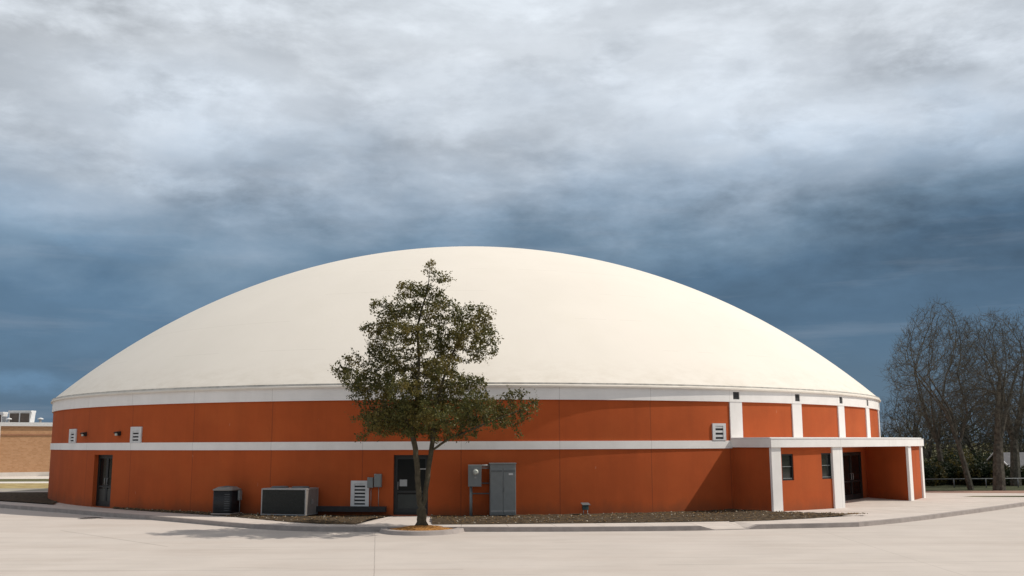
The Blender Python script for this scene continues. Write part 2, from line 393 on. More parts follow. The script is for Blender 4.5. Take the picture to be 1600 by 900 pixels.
for i in range(len(K)-1):
    a, a2, za = top[i]; c, c2, zc = top[i+1]
    kb.quad((a.x, a.y, -.02), (c.x, c.y, -.02), c, a); kb.quad(a, c, c2, a2)
    # sidewalk from the kerb to a mid line, then to the wall
    A, B = inner(K[i][0]), inner(K[i+1][0]); A2, B2 = inner2(K[i][0]), inner2(K[i+1][0])
    rA = (A-C0).xy.length; rB = (B-C0).xy.length
    if rA < 20.9: A = A2+(A-A2)*0.02
    if rB < 20.9: B = B2+(B-B2)*0.02
    sw.quad(a2, c2, B, A); sw.quad(A, B, B2, A2)
struct('kerb', kb, KERBC)
# entrance plaza running past the right of the building
kl = K[-1][0]
gP = G(1450, 776.6, .15).y+.15
sw.poly([top[-1][1], (40, kl.y+3, .13), (40, gP, .14), (17.0, gP, .14), inner2(kl)])
struct('sidewalk', sw, WALKC)

# sawn joints across the sidewalk
# lawn, dirt and verge on the right
g1 = G(1450, 776.6, .15).y; g2 = G(1500, 772.8, .15).y; g3 = G(1500, 768.2, .1).y
b = MB(); b.quad((17.5, g1, .152), (70, g1, .152), (70, g2, .152), (17.5, g2, .152)); struct('grass_verge', b, GRASSG)
b = MB(); b.quad((10, g2, .15), (75, g2, .15), (75, g3, .14), (10, g3, .14)); struct('dirt_path', b, EARTH)
b = MB(); b.quad((10, g3, .12), (200, g3, .12), (200, 160, .0), (10, 160, .0)); struct('meadow', b, mat('rough_meadow', (.035, .042, .022), 1, .3, 1, .4, 10, col2=(.06, .065, .035), spec=.1))
# left: bed in the shade, drive, dry lawn, far kerb
def strip(name, ya, yb, z, m, x0=-140, x1=-8):
    A, B = G(40, ya, z).y, G(40, yb, z).y
    b = MB(); b.quad((x0, A, z), (x1, A, z), (x1, B, z), (x0, B, z)); struct(name, b, m); return A, B
sA = strip('drive_edge', 773.2, 770.4, .03, PALE)
strip('drive', 770.4, 763, .028, ROADG)
strip('dry_grass', 763, 755, .032, GRASSL)
strip('far_kerb', 755, 752.5, .034, PALE)
strip('far_verge', 752.5, 748.2, .034, GRASSG)
strip('far_walk', 748.2, 744, .034, PALE)
b = MB()
pl = [G(-60, 781, .15), G(0, 782.5, .15), G(40, 785.2, .15), G(84, 788.2, .15), P(-58, 20.5, .15), P(-75, 20.5, .15), Vector((-20, sA[0]-.1, .15)), Vector((-40, sA[0]-.1, .15))]
b.poly([Vector((p.x, p.y, .17)) for p in pl]); struct('shaded_bed', b, SOIL)

# planting beds along the wall: uneven soil
def bed(name, front, phis, z=.165, n2=14):
    # front: list of ground points; a grid between the front line and the wall
    mb = MB(); rows = []
    fp = [G(x, y, .15) for x, y in front]
    m = len(fp)*6
    for i in range(m+1):
        t = i/m*(len(fp)-1); k = min(int(t), len(fp)-2); f = fp[k].lerp(fp[k+1], t-k)
        a = phis[0]+(phis[1]-phis[0])*i/m; w = P(a, phis[2] if len(phis) > 2 else R-.1, z)
        row = []
        for j in range(n2+1):
            u = j/n2; p = f.lerp(w, u)
            p.z = z-.022 + (.055*math.sin(math.pi*min(1, u*1.3))*random.uniform(.5, 1) + random.uniform(-.012, .02) if 0 < j else 0)
            p.x += random.uniform(-.02, .02); row.append(len(mb.v)); mb.v.append(p)
        rows.append(row)
    for i in range(m):
        for j in range(n2):
            mb.smooth.add(len(mb.f)); mb.f.append((rows[i][j], rows[i+1][j], rows[i+1][j+1], rows[i][j+1]))
    return mb
def ph(x, y=803): return PHI(x, y)[0]
beds = []
b1 = bed('bed', [(176, 794.2), (230, 798.2), (290, 801.8), (345, 805.2), (400, 810), (450, 814.8), (500, 817.8), (557, 818.6)], (ph(176), ph(612)))
b2 = bed('bed', [(676, 818.8), (760, 818.2), (840, 817.4), (900, 816.8), (1000, 815.8), (1090, 814.4), (1140, 813.5)], (ph(672), ph(1137)))
# wedge in front of the porch
b3 = MB(); e = [G(1140, 813.5, .16), G(1200, 812, .16), G(1270, 808.5, .16), G(1352, 803.2, .17)]; w = [P(28.0, R-.1, .19), G(1201, 798.6, .2), G(1262, 800.7, .2), G(1352, 803.0, .2)]
m = 30; n2 = 8; rows = []
for i in range(m+1):
    t = i/m*3; k = min(int(t), 2); f = e[k].lerp(e[k+1], t-k); g = w[k].lerp(w[k+1], t-k); row = []
    for j in range(n2+1):
        p = f.lerp(g, j/n2); tp = min(1, (m-i)/10); p.z = .138+.062*tp*min(1, j/3)*min(1, .3+i/10) + random.uniform(-.01, .022)*(j > 0)*tp+(.064*(1-tp)); row.append(len(b3.v)); b3.v.append(p)
    rows.append(row)
for i in range(m):
    for j in range(n2): b3.f.append((rows[i][j], rows[i+1][j], rows[i+1][j+1], rows[i][j+1]))
n0 = len(b2.v); b2.v += b3.v; b2.f += [tuple(n0+i for i in f) for f in b3.f]
struct('soil_bed', b1, SOIL); struct('soil_bed', b2, SOIL)
# stones and leaf litter strewn over the beds (uncountable)
def scatter(name, m, n, smin, smax, label):
    mb = MB(); src = b1.f*1 + []
    for _ in range(n):
        bb = random.choice((b1, b2, b2)); f = random.choice(bb.f); p = (bb.v[f[0]]+bb.v[f[2]])/2
        p = p + Vector((random.uniform(-.15, .15), random.uniform(-.12, .12), 0)); s = random.uniform(smin, smax)*random.uniform(.5, 1)
        if (p-C0).xy.length < R+.05: continue
        ax = [Vector((random.uniform(-1, 1), random.uniform(-1, 1), random.uniform(-.4, .4))).normalized()]
        ax.append(ax[0].cross(Vector((0, 0, 1))).normalized()); ax.append(ax[0].cross(ax[1]).normalized())
        k = len(mb.v); h = s*random.uniform(.3, .8)
        for q in ((-1, 0, 0), (0, -.7, 0), (1, 0, 0), (0, .7, 0), (.1, .1, 1), (0, 0, -1)):
            mb.v.append(p+Vector((0, 0, h*.3)) + ax[0]*q[0]*s/2 + ax[1]*q[1]*s/2 + ax[2]*q[2]*h/2)
        for q in ((0, 1, 4), (1, 2, 4), (2, 3, 4), (3, 0, 4), (1, 0, 5), (2, 1, 5), (3, 2, 5), (0, 3, 5)): mb.f.append(tuple(k+i for i in q))
    o = obj(name, mb, m); o['kind'] = 'stuff'; o['label'] = label; o['category'] = 'litter'
scatter('stones', STONE, 420, .03, .10, 'small pale stones and rubble strewn over the soil beds by the wall')
scatter('leaf_litter', LITTER, 2600, .03, .08, 'brown dead leaves and mulch chips lying on the soil beds')

# iron cover in the lot
mc = G(141, 810); t = thing('drain_cover', mc, 'small dark round iron drain cover set in the concrete lot at far left', 'drain cover')
b = MB(); b.tube([mc+Vector((0, 0, -.01)), mc+Vector((0, 0, .012))], .40, 28); obj('frame', b, KERBC, t)
b = MB(); b.tube([mc+Vector((0, 0, .0)), mc+Vector((0, 0, .018))], .34, 28)
for k in range(-3, 4): b.box(mc+Vector((k*.08, 0, .021)), (.03, 2*math.sqrt(.1-(k*.08)**2)*.9, .006))
obj('lid', b, IRON, t)

# ------------------------------------------------------------------ the dome building
BLD = thing('domed_building', (CX, CY, 0), 'large round terracotta building with shallow cream dome roof, white bands and a side porch', 'building')
Zs, Rs, kk = -19.09, 31.0, 1.028
zb0, zb1, zs0, zs1 = 3.97, 4.47, 2.30, 2.576
# openings
dL = (PHI(145.5, 750)[0], PHI(174, 750)[0]); dC = (PHI(614.5, 750)[0], PHI(669, 750)[0]); dE = (PHI(1322, 750)[0]-1.2, PHI(1347, 750)[0])
holes = [(dL[0], dL[1], .16, 2.12), (dC[0], dC[1], .16, 2.13), (dE[0], dE[1], .19, 2.1)]
vb = []
for (x0, y0_, x1, y1_) in ((110.5, 670.5, 119.5, 692), (206, 667, 221.5, 692), (1112, 661.5, 1133.5, 688), (549, 751, 576.5, 791)):
    a, z1_ = PHI(x0, y0_); c, z0_ = PHI(x1, y1_); vb.append((a, c, z0_, z1_))
b = MB(); b.wallarc(-180, 180, R, -.1, zb0+.02, holes, .32)
obj('wall', b, TERRA, BLD)
b = MB(); b.arc(-180, 180, R-.05, R+.035, zs0, zs1); obj('stripe', b, WHITE, BLD, label='narrow white band running round the wall at door-head height')
# white band under the dome with ports
ports = []
for k in range(9):
    a = 29.75+9.25*k; ports.append((a-.42, a+.42, 4.06, 4.33))
b = MB(); b.wallarc(-180, 180, R+.06, zb0, zb1, ports, .3)
for i in range(400):
    a0, a1 = -180+.9*i, -180+.9*(i+1); b.quad(P(a0, R-.1, zb0), P(a1, R-.1, zb0), P(a1, R+.06, zb0), P(a0, R+.06, zb0))
obj('band', b, WHITE, BLD, label='broad white band under the rim of the dome')
for a0, a1, z0_, z1_ in ports:
    b = MB(); b.arc(a0-.01, a1+.01, R-.3, R+.025, z0_-.01, z1_+.01); obj('port', b, VOID, BLD)
# rim
b = MB()
for i in range(720):
    a0, a1 = -180+.5*i, -179.5+.5*i
    b.quad(P(a0, R+.06, zb1), P(a1, R+.06, zb1), P(a1, R+.10, zb1+.015), P(a0, R+.10, zb1+.015))
    b.quad(P(a0, R+.10, zb1+.015), P(a1, R+.10, zb1+.015), P(a1, R+.10, zb1+.075), P(a0, R+.10, zb1+.075))
    b.quad(P(a0, R+.10, zb1+.075), P(a1, R+.10, zb1+.075), P(a1, R-.1, zb1+.09), P(a0, R-.1, zb1+.09))
obj('rim', b, RIMM, BLD)
# dome
b = MB(); nr, na = 56, 240; rr = [(R+.14)*(1-(i/nr)**1.0) for i in range(nr+1)]
def zr(r): return Zs+kk*math.sqrt(Rs*Rs-r*r)+.045
for i, r in enumerate(rr[:-1]):
    for k in range(na): b.v.append(P(360*k/na, r, zr(r)))
apex = len(b.v); b.v.append(P(0, 0, zr(0)))
for i in range(nr-1):
    for k in range(na):
        k2 = (k+1) % na; b.smooth.add(len(b.f)); b.f.append((i*na+k, i*na+k2, (i+1)*na+k2, (i+1)*na+k))
for k in range(na): b.smooth.add(len(b.f)); b.f.append(((nr-1)*na+k, (nr-1)*na+(k+1) % na, apex))
obj('dome_roof', b, DOME, BLD)
b = MB()
for i in range(720):
    a0, a1 = -180+.5*i, -179.5+.5*i; j0 = .012*math.sin(i*.7)+.012*math.sin(i*2.3); 
    b.quad(P(a0, R+.14, zr(R+.14)-.05), P(a1, R+.14, zr(R+.14)-.05), P(a1, R+.14, zr(R+.14)), P(a0, R+.14, zr(R+.14)))
    b.quad(P(a0, R-.1, zr(R+.14)-.04), P(a1, R-.1, zr(R+.14)-.04), P(a1, R+.14, zr(R+.14)-.05), P(a0, R+.14, zr(R+.14)-.05))
obj('roof_edge', b, DOME, BLD)
# upper pilasters
for k in range(9):
    a = 29.7+9.2*k+(.1*k if k > 1 else 0)
    b = MB(); b.arc(a-.8, a+.8, R-.1, R+.045, zs1, zb0-.002); obj('pilaster', b, WHITE, BLD)

# wall vents: frame with slats over a dark box
def louvre(parent, a0, a1, z0, z1, n, name='vent', proud=.05, r=R, mar=.22, topm=.2):
    am = (a0+a1)/2; t_, n_, u_ = axes(am); wd = math.radians(a1-a0)*r; hh = z1-z0; c = P(am, r, (z0+z1)/2)
    fr = MB(); mw = wd*mar; mh = hh*topm
    fr.box(c+n_*proud/2-t_*(wd-mw)/2, (mw, proud, hh), (t_, n_, u_)); fr.box(c+n_*proud/2+t_*(wd-mw)/2, (mw, proud, hh), (t_, n_, u_))
    fr.box(c+n_*proud/2+u_*(hh-mh)/2, (wd-2*mw, proud, mh), (t_, n_, u_)); fr.box(c+n_*proud/2-u_*(hh-mh*.5)/2, (wd-2*mw, proud, mh*.5), (t_, n_, u_))
    ih = hh-mh*1.5; zc = -mh*.25
    o = obj(name, fr, VENTM, parent)
    bk = MB(); bk.box(c+n_*.008+u_*zc, (wd-2*mw, .014, ih), (t_, n_, u_)); obj('void', bk, VOID, o)
    for k in range(n):
        s = MB(); zc2 = zc-ih/2+ih*(k+.72)/n; ang = math.radians(28)
        n2, u2 = n_*math.cos(ang)-u_*math.sin(ang), u_*math.cos(ang)+n_*math.sin(ang)
        s.box(c+n_*(proud*.55)+u_*zc2, (wd-2*mw, .012, ih/n*.5), (t_, n_, u_)); obj('slat', s, VENTM, o)
    return o
louvre(BLD, *vb[0], 3, mar=.25, topm=.22); louvre(BLD, *vb[1], 3, mar=.22, topm=.26); louvre(BLD, *vb[2], 3, mar=.2, topm=.15); louvre(BLD, *vb[3], 6, mar=.2, topm=.12)

# doors
def door_at(a0, a1, z0, z1, leaves, r=R, rec=.2, name='door', lower=True, label=None):
    am = (a0+a1)/2; t_, n_, u_ = axes(am); wd = 2*(r-rec)*math.sin(math.radians(a1-a0)/2)+.03; hh = z1-z0; c = P(am, r-rec, (z0+z1)/2)
    fw = .055; fr = MB()
    for sx in (-1, 1): fr.box(c+t_*sx*(wd-fw)/2, (fw, .09, hh), (t_, n_, u_))
    fr.box(c+u_*(hh-fw)/2, (wd-2*fw, .09, fw), (t_, n_, u_)); fr.box(c-u_*(hh-.04)/2, (wd-2*fw, .09, .04), (t_, n_, u_))
    o = obj(name, fr, DFRAME, BLD)
    if label: o['label'] = label
    lw = (wd-2*fw)/leaves; lh = hh-fw-.04
    for k in range(leaves):
        lc = c+t_*(-(wd-2*fw)/2+lw*(k+.5))-u_*.0075
        lf = MB(); st = .07
        for sx in (-1, 1): lf.box(lc+t_*sx*(lw-.008-st)/2+n_*.01, (st, .045, lh-.01), (t_, n_, u_))
        for q, e_ in ((1, .08), (-1, .16)): lf.box(lc+u_*q*(lh-.01-e_)/2+n_*.01, (lw-.008-2*st, .045, e_), (t_, n_, u_))
        lf.box(lc-u_*lh*.12+n_*.012, (lw-.008-2*st, .05, .07), (t_, n_, u_))
        q = obj('leaf', lf, DFRAME, o)
    gl = MB(); gl.box(c-n_*.0+u_*0, (wd-2*fw, .012, lh), (t_, n_, u_)); obj('glass', gl, GLASS, o)
    for k in range(leaves):
        lc = c+t_*(-(wd-2*fw)/2+lw*(k+.5))
        if lower:
            pn = MB(); pn.box(lc-u_*(lh*.32)+n_*.012, (lw-.17, .012, lh*.30), (t_, n_, u_)); obj('panel', pn, DPANEL, o)
        hd = MB(); sx = 1 if k == 0 and leaves > 1 else -1
        hx = lc+t_*sx*(lw/2-.1)+n_*.06-u_*.03
        hd.tube([hx-u_*.13, hx+u_*.13], .012, 6); hd.tube([hx-u_*.12-n_*.05, hx-u_*.12], .009, 6); hd.tube([hx+u_*.12-n_*.05, hx+u_*.12], .009, 6); obj('handle', hd, GALV, o)
    return o, c, (t_, n_, u_), wd, hh
door_at(*holes[0], 2, rec=.22, label='dark glazed double door at the left of the wall')
o2, c2_, ax2, wd2, hh2 = door_at(*holes[1], 1, rec=.16, label='dark single door behind the tree trunk with a notice on it')
nb = MB(); nb.box(c2_-ax2[0]*wd2*.22+ax2[2]*.06+ax2[1]*.05, (.25, .006, .22), ax2); obj('notice', nb, PAPER, o2)
nb = MB(); nb.box(c2_+ax2[0]*wd2*.36+ax2[2]*.52+ax2[1]*.07, (.30, .03, .035), ax2); obj('door_closer', nb, GALV, o2)
door_at(*holes[2], 2, rec=.07, lower=False, label='dark entrance door inside the porch')

# ---- porch
pr = 22.78; PZ0, PZ1 = 2.335, 2.64
aA0, aA1, aB0, aB1, aC0, aC1, aD0, aD1 = 29.0, 30.1, 36.95, 38.45, 53.0, 54.1, 58.9, 60.0
wins = []
for (x0, y0_, x1, y1_) in ((1221.8, 709.5, 1242, 750.5), (1284, 708, 1302.5, 748)):
    a, z1_ = PHI(x0, y0_, pr); c, z0_ = PHI(x1, y1_, pr); wins.append((a, c, z0_, z1_))
b = MB(); b.wallarc(aA0+.05, aB1-.02, pr-.03, -.05, PZ0, wins, .14)
for a in (aA0+.05, aB1-.02):
    q = [P(a, R-.05, -.05), P(a, pr-.03, -.05), P(a, pr-.03, PZ0), P(a, R-.05, PZ0)]; b.poly(q if a < 33 else q[::-1])
obj('porch_wall', b, TERRA, BLD)
b = MB(); aE = PHI(1355, 750)[0]; n_ = 10
po = [P(aC0+.02+(aD1-.07-aC0)*i/n_, pr-.03, 0) for i in range(n_+1)]+[P(aD1-.05, R-.05, 0), P(aE, R-.05, 0)]
for i in range(len(po)):
    p, q = po[i], po[(i+1) % len(po)]; b.quad((p.x, p.y, -.05), (q.x, q.y, -.05), (q.x, q.y, PZ0), (p.x, p.y, PZ0))
obj('porch_wall', b, TERRA, BLD)
for a0, a1 in ((aA0, aA1), (aB0, aB1), (aC0, aC1), (aD0, aD1)):
    b = MB(); b.arc(a0, a1, pr-.06, pr+.04, -.05, PZ0-.002)
    obj('porch_pilaster', b, WHITE, BLD)
b = MB(); b.arc(aA0-.12, aD1+.1, R-.05, pr+.10, PZ0, PZ1); obj('porch_roof', b, WHITE, BLD)
b = MB(); b.arc(aA0-.05, aD1+.05, R-.05, pr+.02, PZ1+.001, PZ1+.04); obj('roof_curb', b, WHITE, BLD)
b = MB(); b.arc(aA0-.14, aD1+.12, R+.0, pr+.115, PZ1-.015, PZ1+.002); obj('drip_edge', b, VENTM, BLD)
for (a0, a1, z0_, z1_) in wins:
    am = (a0+a1)/2; t_, n_, u_ = axes(am); wd = math.radians(a1-a0)*pr; hh = z1_-z0_; c = P(am, pr-.12, (z0_+z1_)/2)
    fr = MB(); f = .05
    for sx in (-1, 1): fr.box(c+t_*sx*(wd-f)/2+n_*.03, (f, .06, hh), (t_, n_, u_)); fr.box(c+u_*sx*(hh-f)/2+n_*.03, (wd-2*f, .06, f), (t_, n_, u_))
    o = obj('window', fr, DFRAME, BLD)
    g = MB(); g.box(c, (wd-2*f, .012, hh-2*f), (t_, n_, u_)); obj('glass', g, WGLASS, o)
    s = MB(); s.box(c+n_*.02+u_*.02, (wd-2*f, .03, .022), (t_, n_, u_)); obj('meeting_rail', s, GREY, o)
    s = MB(); s.box(c+n_*.03-u_*(hh/2-.07), (wd-2*f, .035, .025), (t_, n_, u_)); obj('sill', s, GREY, o)

# ------------------------------------------------------------------ things on and by the wall
def wall_lamp(x, y, label):
    a, z = PHI(x, y); t_, n_, u_ = axes(a); c = P(a, R, z)
    o = thing('wall_lamp', c, label, 'wall lamp', 'floodlights high on the left of the wall')
    b = MB(); b.box(c+n_*.06, (.2, .12, .16), (t_, n_, u_)); 
    b.quad(c+n_*.12+u_*.08-t_*.1, c+n_*.22+u_*.03-t_*.1, c+n_*.22+u_*.03+t_*.1, c+n_*.12+u_*.08+t_*.1)
    for s in (-1, 1): b.poly([c+n_*.12+u_*.08+t_*.1*s, c+n_*.22+u_*.03+t_*.1*s, c+n_*.12-u_*.02+t_*.1*s])
    obj('housing', b, DFRAME, o, bevel=.008)
    b = MB(); b.box(c+n_*.135-u_*.03-t_*.01, (.13, .05, .09), (t_, n_, u_)); obj('lens', b, BULB, o, bevel=.01)
wall_lamp(134.5, 678.5, 'dark floodlight on the wall beside the narrow slotted vent, left of the two')
wall_lamp(187, 677.5, 'dark floodlight on the wall beside the broad slotted vent, right of the two')

# small round-cornered condenser
a = ph(371.5, 790); t_, n_, u_ = axes(a); c = P(a, R+.62, .17)
o = thing('air_conditioner', c, 'small upright black condenser with domed pale top standing near the wall', 'air conditioner')
def rbox(mb, c, w, d, h, rad, ax, n=5, top=0, topc=None):
    pts = []
    for (sx, sy, st) in ((1, -1, -90), (1, 1, 0), (-1, 1, 90), (-1, -1, 180)):
        for k in range(n+1):
            an = math.radians(st+90*k/n); pts.append((sx*(w/2-rad)+rad*math.cos(an), sy*(d/2-rad)+rad*math.sin(an)))
    base = len(mb.v); m = len(pts)
    for z in (0, h):
        for x, y in pts: mb.v.append(c+ax[0]*x+ax[1]*y+ax[2]*z)
    for k in range(m): k2 = (k+1) % m; mb.smooth.add(len(mb.f)); mb.f.append((base+k, base+k2, base+m+k2, base+m+k))
    if top:
        mb.v.append(c+ax[2]*(h+top)); tt = len(mb.v)-1
        b2_ = len(mb.v)
        for x, y in pts: mb.v.append(c+ax[0]*x*.6+ax[1]*y*.6+ax[2]*(h+top*.85))
        for k in range(m):
            k2 = (k+1) % m; mb.smooth.add(len(mb.f)); mb.f.append((base+m+k, base+m+k2, b2_+k2, b2_+k)); mb.smooth.add(len(mb.f)); mb.f.append((b2_+k, b2_+k2, tt))
    else: mb.f.append(tuple(base+m+k for k in range(m)))
    mb.f.append(tuple(base+k for k in range(m))[::-1])
# its own front faces the camera
va = math.degrees(math.atan2(0-c.x, c.y)); t_, n_, u_ = axes(-va*.4-8)
b = MB(); rbox(b, c+u_*.05, .70, .70, .74, .1, (t_, n_*-1, u_)); obj('cabinet', b, BLACKM, o)
b = MB()
for k in range(17):
    z = .09+k*.042; rbox(b, c+u_*z, .735, .735, .014, .115, (t_, n_*-1, u_))
obj('louvre_grille', b, BLACKM, o)
b = MB(); rbox(b, c+u_*.79, .76, .76, .035, .12, (t_, n_*-1, u_), top=.10); obj('top', b, ACTOP, o)
b = MB()
for k in range(5): b.tube([c+u_*.93+Vector((math.cos(x)*(.06+.05*k), math.sin(x)*(.06+.05*k), -.006*k)) for x in [j*math.pi/8 for j in range(17)]], .005, 4, False)
obj('fan_guard', b, GREYD, o)
b = MB(); rbox(b, c+u_*0, .76, .76, .04, .03, (t_, n_*-1, u_)); obj('base_pad', b, KERBC, o)
b = MB(); ee = c+t_*.43+n_*-.1; b.box(ee+u_*.62, (.07, .16, .32), (t_, n_, u_)); b.tube([ee+u_*.45, ee+u_*.02], .014, 6); obj('service_box', b, GREY, o)
b = MB()
for k in range(8): b.box(c+n_*.363+t_*.215+u_*(.14+.075*k), (.2, .015, .012), (t_, n_, u_))
obj('coil_guard', b, GREYD, o)

# long condenser
fr_ = G(477, 806.8, .17); t_, n_, u_ = axes(-15)
Lw, Dw, Hw = 1.62, .92, .86; cc = fr_ - t_*Lw/2 - n_*Dw/2; cc = Vector((cc.x, cc.y, .17))
o = thing('air_conditioner', cc, 'long low dark condenser with pale metal frame standing in the soil bed', 'air conditioner')
b = MB(); b.box(cc+u_*(Hw/2+.03), (Lw-.06, Dw-.06, Hw-.08), (t_, n_, u_)); obj('coil', b, OLIVEM, o)
b = MB(); f = .035
for sx in (-1, 1):
    for sy in (-1, 1): b.box(cc+t_*sx*(Lw-f)/2+n_*sy*(Dw-f)/2+u_*(Hw/2+.02), (f, f, Hw), (t_, n_, u_))
for sy in (-1, 1):
    for z in (.04, Hw): b.box(cc+n_*sy*(Dw-f)/2+u_*(z), (Lw-2*f, f, f), (t_, n_, u_))
for sx in (-1, 1):
    for z in (.04, Hw): b.box(cc+t_*sx*(Lw-f)/2+u_*(z), (f, Dw-2*f, f), (t_, n_, u_))
obj('frame', b, GALV, o)
b = MB(); b.box(cc+t_*(Lw/2-.022)+u_*(Hw/2+.02), (.02, Dw-2*f, Hw-2*f), (t_, n_, u_)); obj('end_panel', b, ACTOP, o)
b = MB(); b.box(cc+u_*(Hw+.02), (Lw-2*f, Dw-2*f, .02), (t_, n_, u_)); obj('top_panel', b, GALV, o)
for k in (-1, 1):
    b = MB(); q = cc+t_*k*.38+u_*(Hw+.03); b.tube([q, q+u_*.05], [.3, .27], 20); obj('fan_cowl', b, GREYD, o)
b = MB()
for k in range(46): b.box(cc+n_*(Dw/2-.024)+t_*(-Lw/2+.08+k*(Lw-.16)/45)+u_*(Hw/2+.02), (.006, .01, Hw-.11), (t_, n_, u_))
for k in range(6): b.box(cc+n_*(Dw/2-.018)+u_*(.16+k*.13), (Lw-.1, .006, .007), (t_, n_, u_))
obj('fin_guard', b, OLIVEM, o)
b = MB(); q = cc-n_*0+t_*(Lw/2+.01)+u_*.45; b.box(q, (.02, .12, .16), (t_, n_, u_)); b.tube([q+t_*.02-u_*.02, q+t_*.05-u_*.02], .02, 8); obj('service_valve', b, GALV, o)

# long dark box set low along the wall
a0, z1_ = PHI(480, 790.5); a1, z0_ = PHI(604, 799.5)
b = MB(); b.arc(a0, a1, R, R+.22, .27, .44); o = obj('dark_wall_box', b, MATTBLK, bevel=.015, loc=P((a0+a1)/2, R, .27))
o['label'] = 'long black box running low along the wall under the louvred vent'; o['category'] = 'pipe cover'

def ebox(x0, y0_, x1, y1_, dep, label, cat='electrical box', name='electrical_box', off=0.0, group=None, m=GREY):
    a0, z1_ = PHI(x0, y0_); a1, z0_ = PHI(x1, y1_); am = (a0+a1)/2; t_, n_, u_ = axes(am); wd = math.radians(a1-a0)*R; c = P(am, R+off, z0_)
    o = thing(name, c, label, cat, group)
    b = MB(); b.box(c+n_*dep/2+u_*(z1_-z0_)/2, (wd, dep, z1_-z0_), (t_, n_, u_)); bo = obj('cabinet', b, m, o, bevel=.008)
    return o, c, (t_, n_, u_), wd, z1_-z0_
for (x0, y0_, x1, y1_, lab) in ((575.5, 746, 584, 762, 'smaller grey disconnect box beside the louvred vent on the wall'), (586, 740.5, 596.8, 761, 'larger grey disconnect box nearest the dark door on the wall')):
    o, c, ax, wd, hh = ebox(x0, y0_, x1, y1_, .13, lab, group='grey disconnect boxes beside the louvred vent')
    t_, n_, u_ = ax
    b = MB(); b.box(c+n_*.136+u_*hh*.46, (wd-.03, .012, hh*.82), ax); obj('cover', b, GREY, o, bevel=.004)
    b = MB(); b.box(c+n_*.10+u_*hh*.96-t_*wd*.35, (.03, .09, .05), ax); obj('switch_lever', b, GALV, o)
    b = MB(); b.tube([c+n_*.05+t_*wd*.1, c+n_*.05+t_*wd*.1-u_*(c.z-.43)], .011, 6); obj('conduit', b, GALV, o)

# meter box
o, c, ax, wd, hh = ebox(731.5, 726, 752, 759.5, .3, 'grey meter box with round glass meter on a post beside the tall cabinet', 'meter box', 'meter_box', off=.12)
t_, n_, u_ = ax
b = MB(); q = c+u_*hh*.68+t_*.03+n_*.3; b.tube([q, q+n_*.05], .105, 22); obj('meter_ring', b, GALV, o)
b = MB(); b.tube([q+n_*.05, q+n_*.10, q+n_*.13], [.085, .08, .05], 20); obj('meter_dial', b, BULB, o)
b = MB(); b.box(c+u_*hh*.42+t_*.02+n_*.31, (.06, .02, .05), ax); obj('latch', b, GALV, o)
b = MB(); b.tube([c-t_*wd*.28+n_*.12, c-t_*wd*.28+n_*.12-u_*(c.z-.1)], .05, 10); obj('post', b, GREY, o)
cab_c = None
# tall cabinet
o, c, ax, wd, hh = ebox(764.5, 724.5, 804.5, 803.8, .42, 'tall grey two-door electrical cabinet standing against the terracotta wall', 'electrical cabinet', 'electrical_cabinet', off=.0)
t_, n_, u_ = ax
for s in (-1, 1):
    b = MB(); b.box(c+t_*s*(wd/4)+n_*.43+u_*(hh*.455+.03), (wd/2-.02, .02, hh*.88), ax); d = obj('cabinet_door', b, GREY, o, bevel=.005)
    b = MB(); b.box(c+t_*s*(wd/4)+n_*.447+u_*(.14), (wd/2-.04, .012, .035), ax); obj('rib', b, GALV, d)
    b = MB(); b.box(c+t_*s*(wd/4)+n_*.447+u_*(hh*.86), (wd/2-.06, .012, .05), ax); obj('rib', b, GREYD, d)
b = MB(); b.box(c+n_*.445+t_*.025+u_*hh*.5, (.03, .03, .14), ax); obj('handle', b, GREYD, o)
b = MB(); b.box(c+n_*.455+t_*wd*.3+u_*hh*.80, (.14, .01, .06), ax); obj('name_plate', b, VENTM, o)
b = MB(); b.box(c+n_*.22+u_*(hh+.012), (wd+.04, .48, .03), ax); obj('top', b, GREY, o)
# conduits between the two
a0 = PHI(752, 728)[0]; a1 = PHI(764.5, 728)[0]
for (y, m, rr_, lab) in ((727.2, GALV, .035, 'upper pale conduit joining the meter box to the tall cabinet'), (731.2, GALV, .02, 'lower thin conduit joining the meter box to the tall cabinet')):
    z = PHI(758, y)[1]; b = MB(); b.tube([P(a0-.05, R+.22, z), P(a1+.05, R+.22, z)], rr_, 8)
    o = obj('conduit', b, m, loc=P(a0, R+.22, z)); o['label'] = lab; o['category'] = 'conduit'; o['group'] = 'conduits between the meter box and the cabinet'
for (y, lab) in ((755, 'upper steel strut on the wall behind the meter box'), (771, 'lower steel strut on the wall behind the meter post')):
    z = PHI(755, y)[1]; b = MB(); b.arc(PHI(738, y)[0], a1+.3, R+.002, R+.04, z-.02, z+.02)
    o = obj('strut', b, GREYD, loc=P(a0, R, z)); o['label'] = lab; o['category'] = 'strut'; o['group'] = 'steel struts behind the meter box'

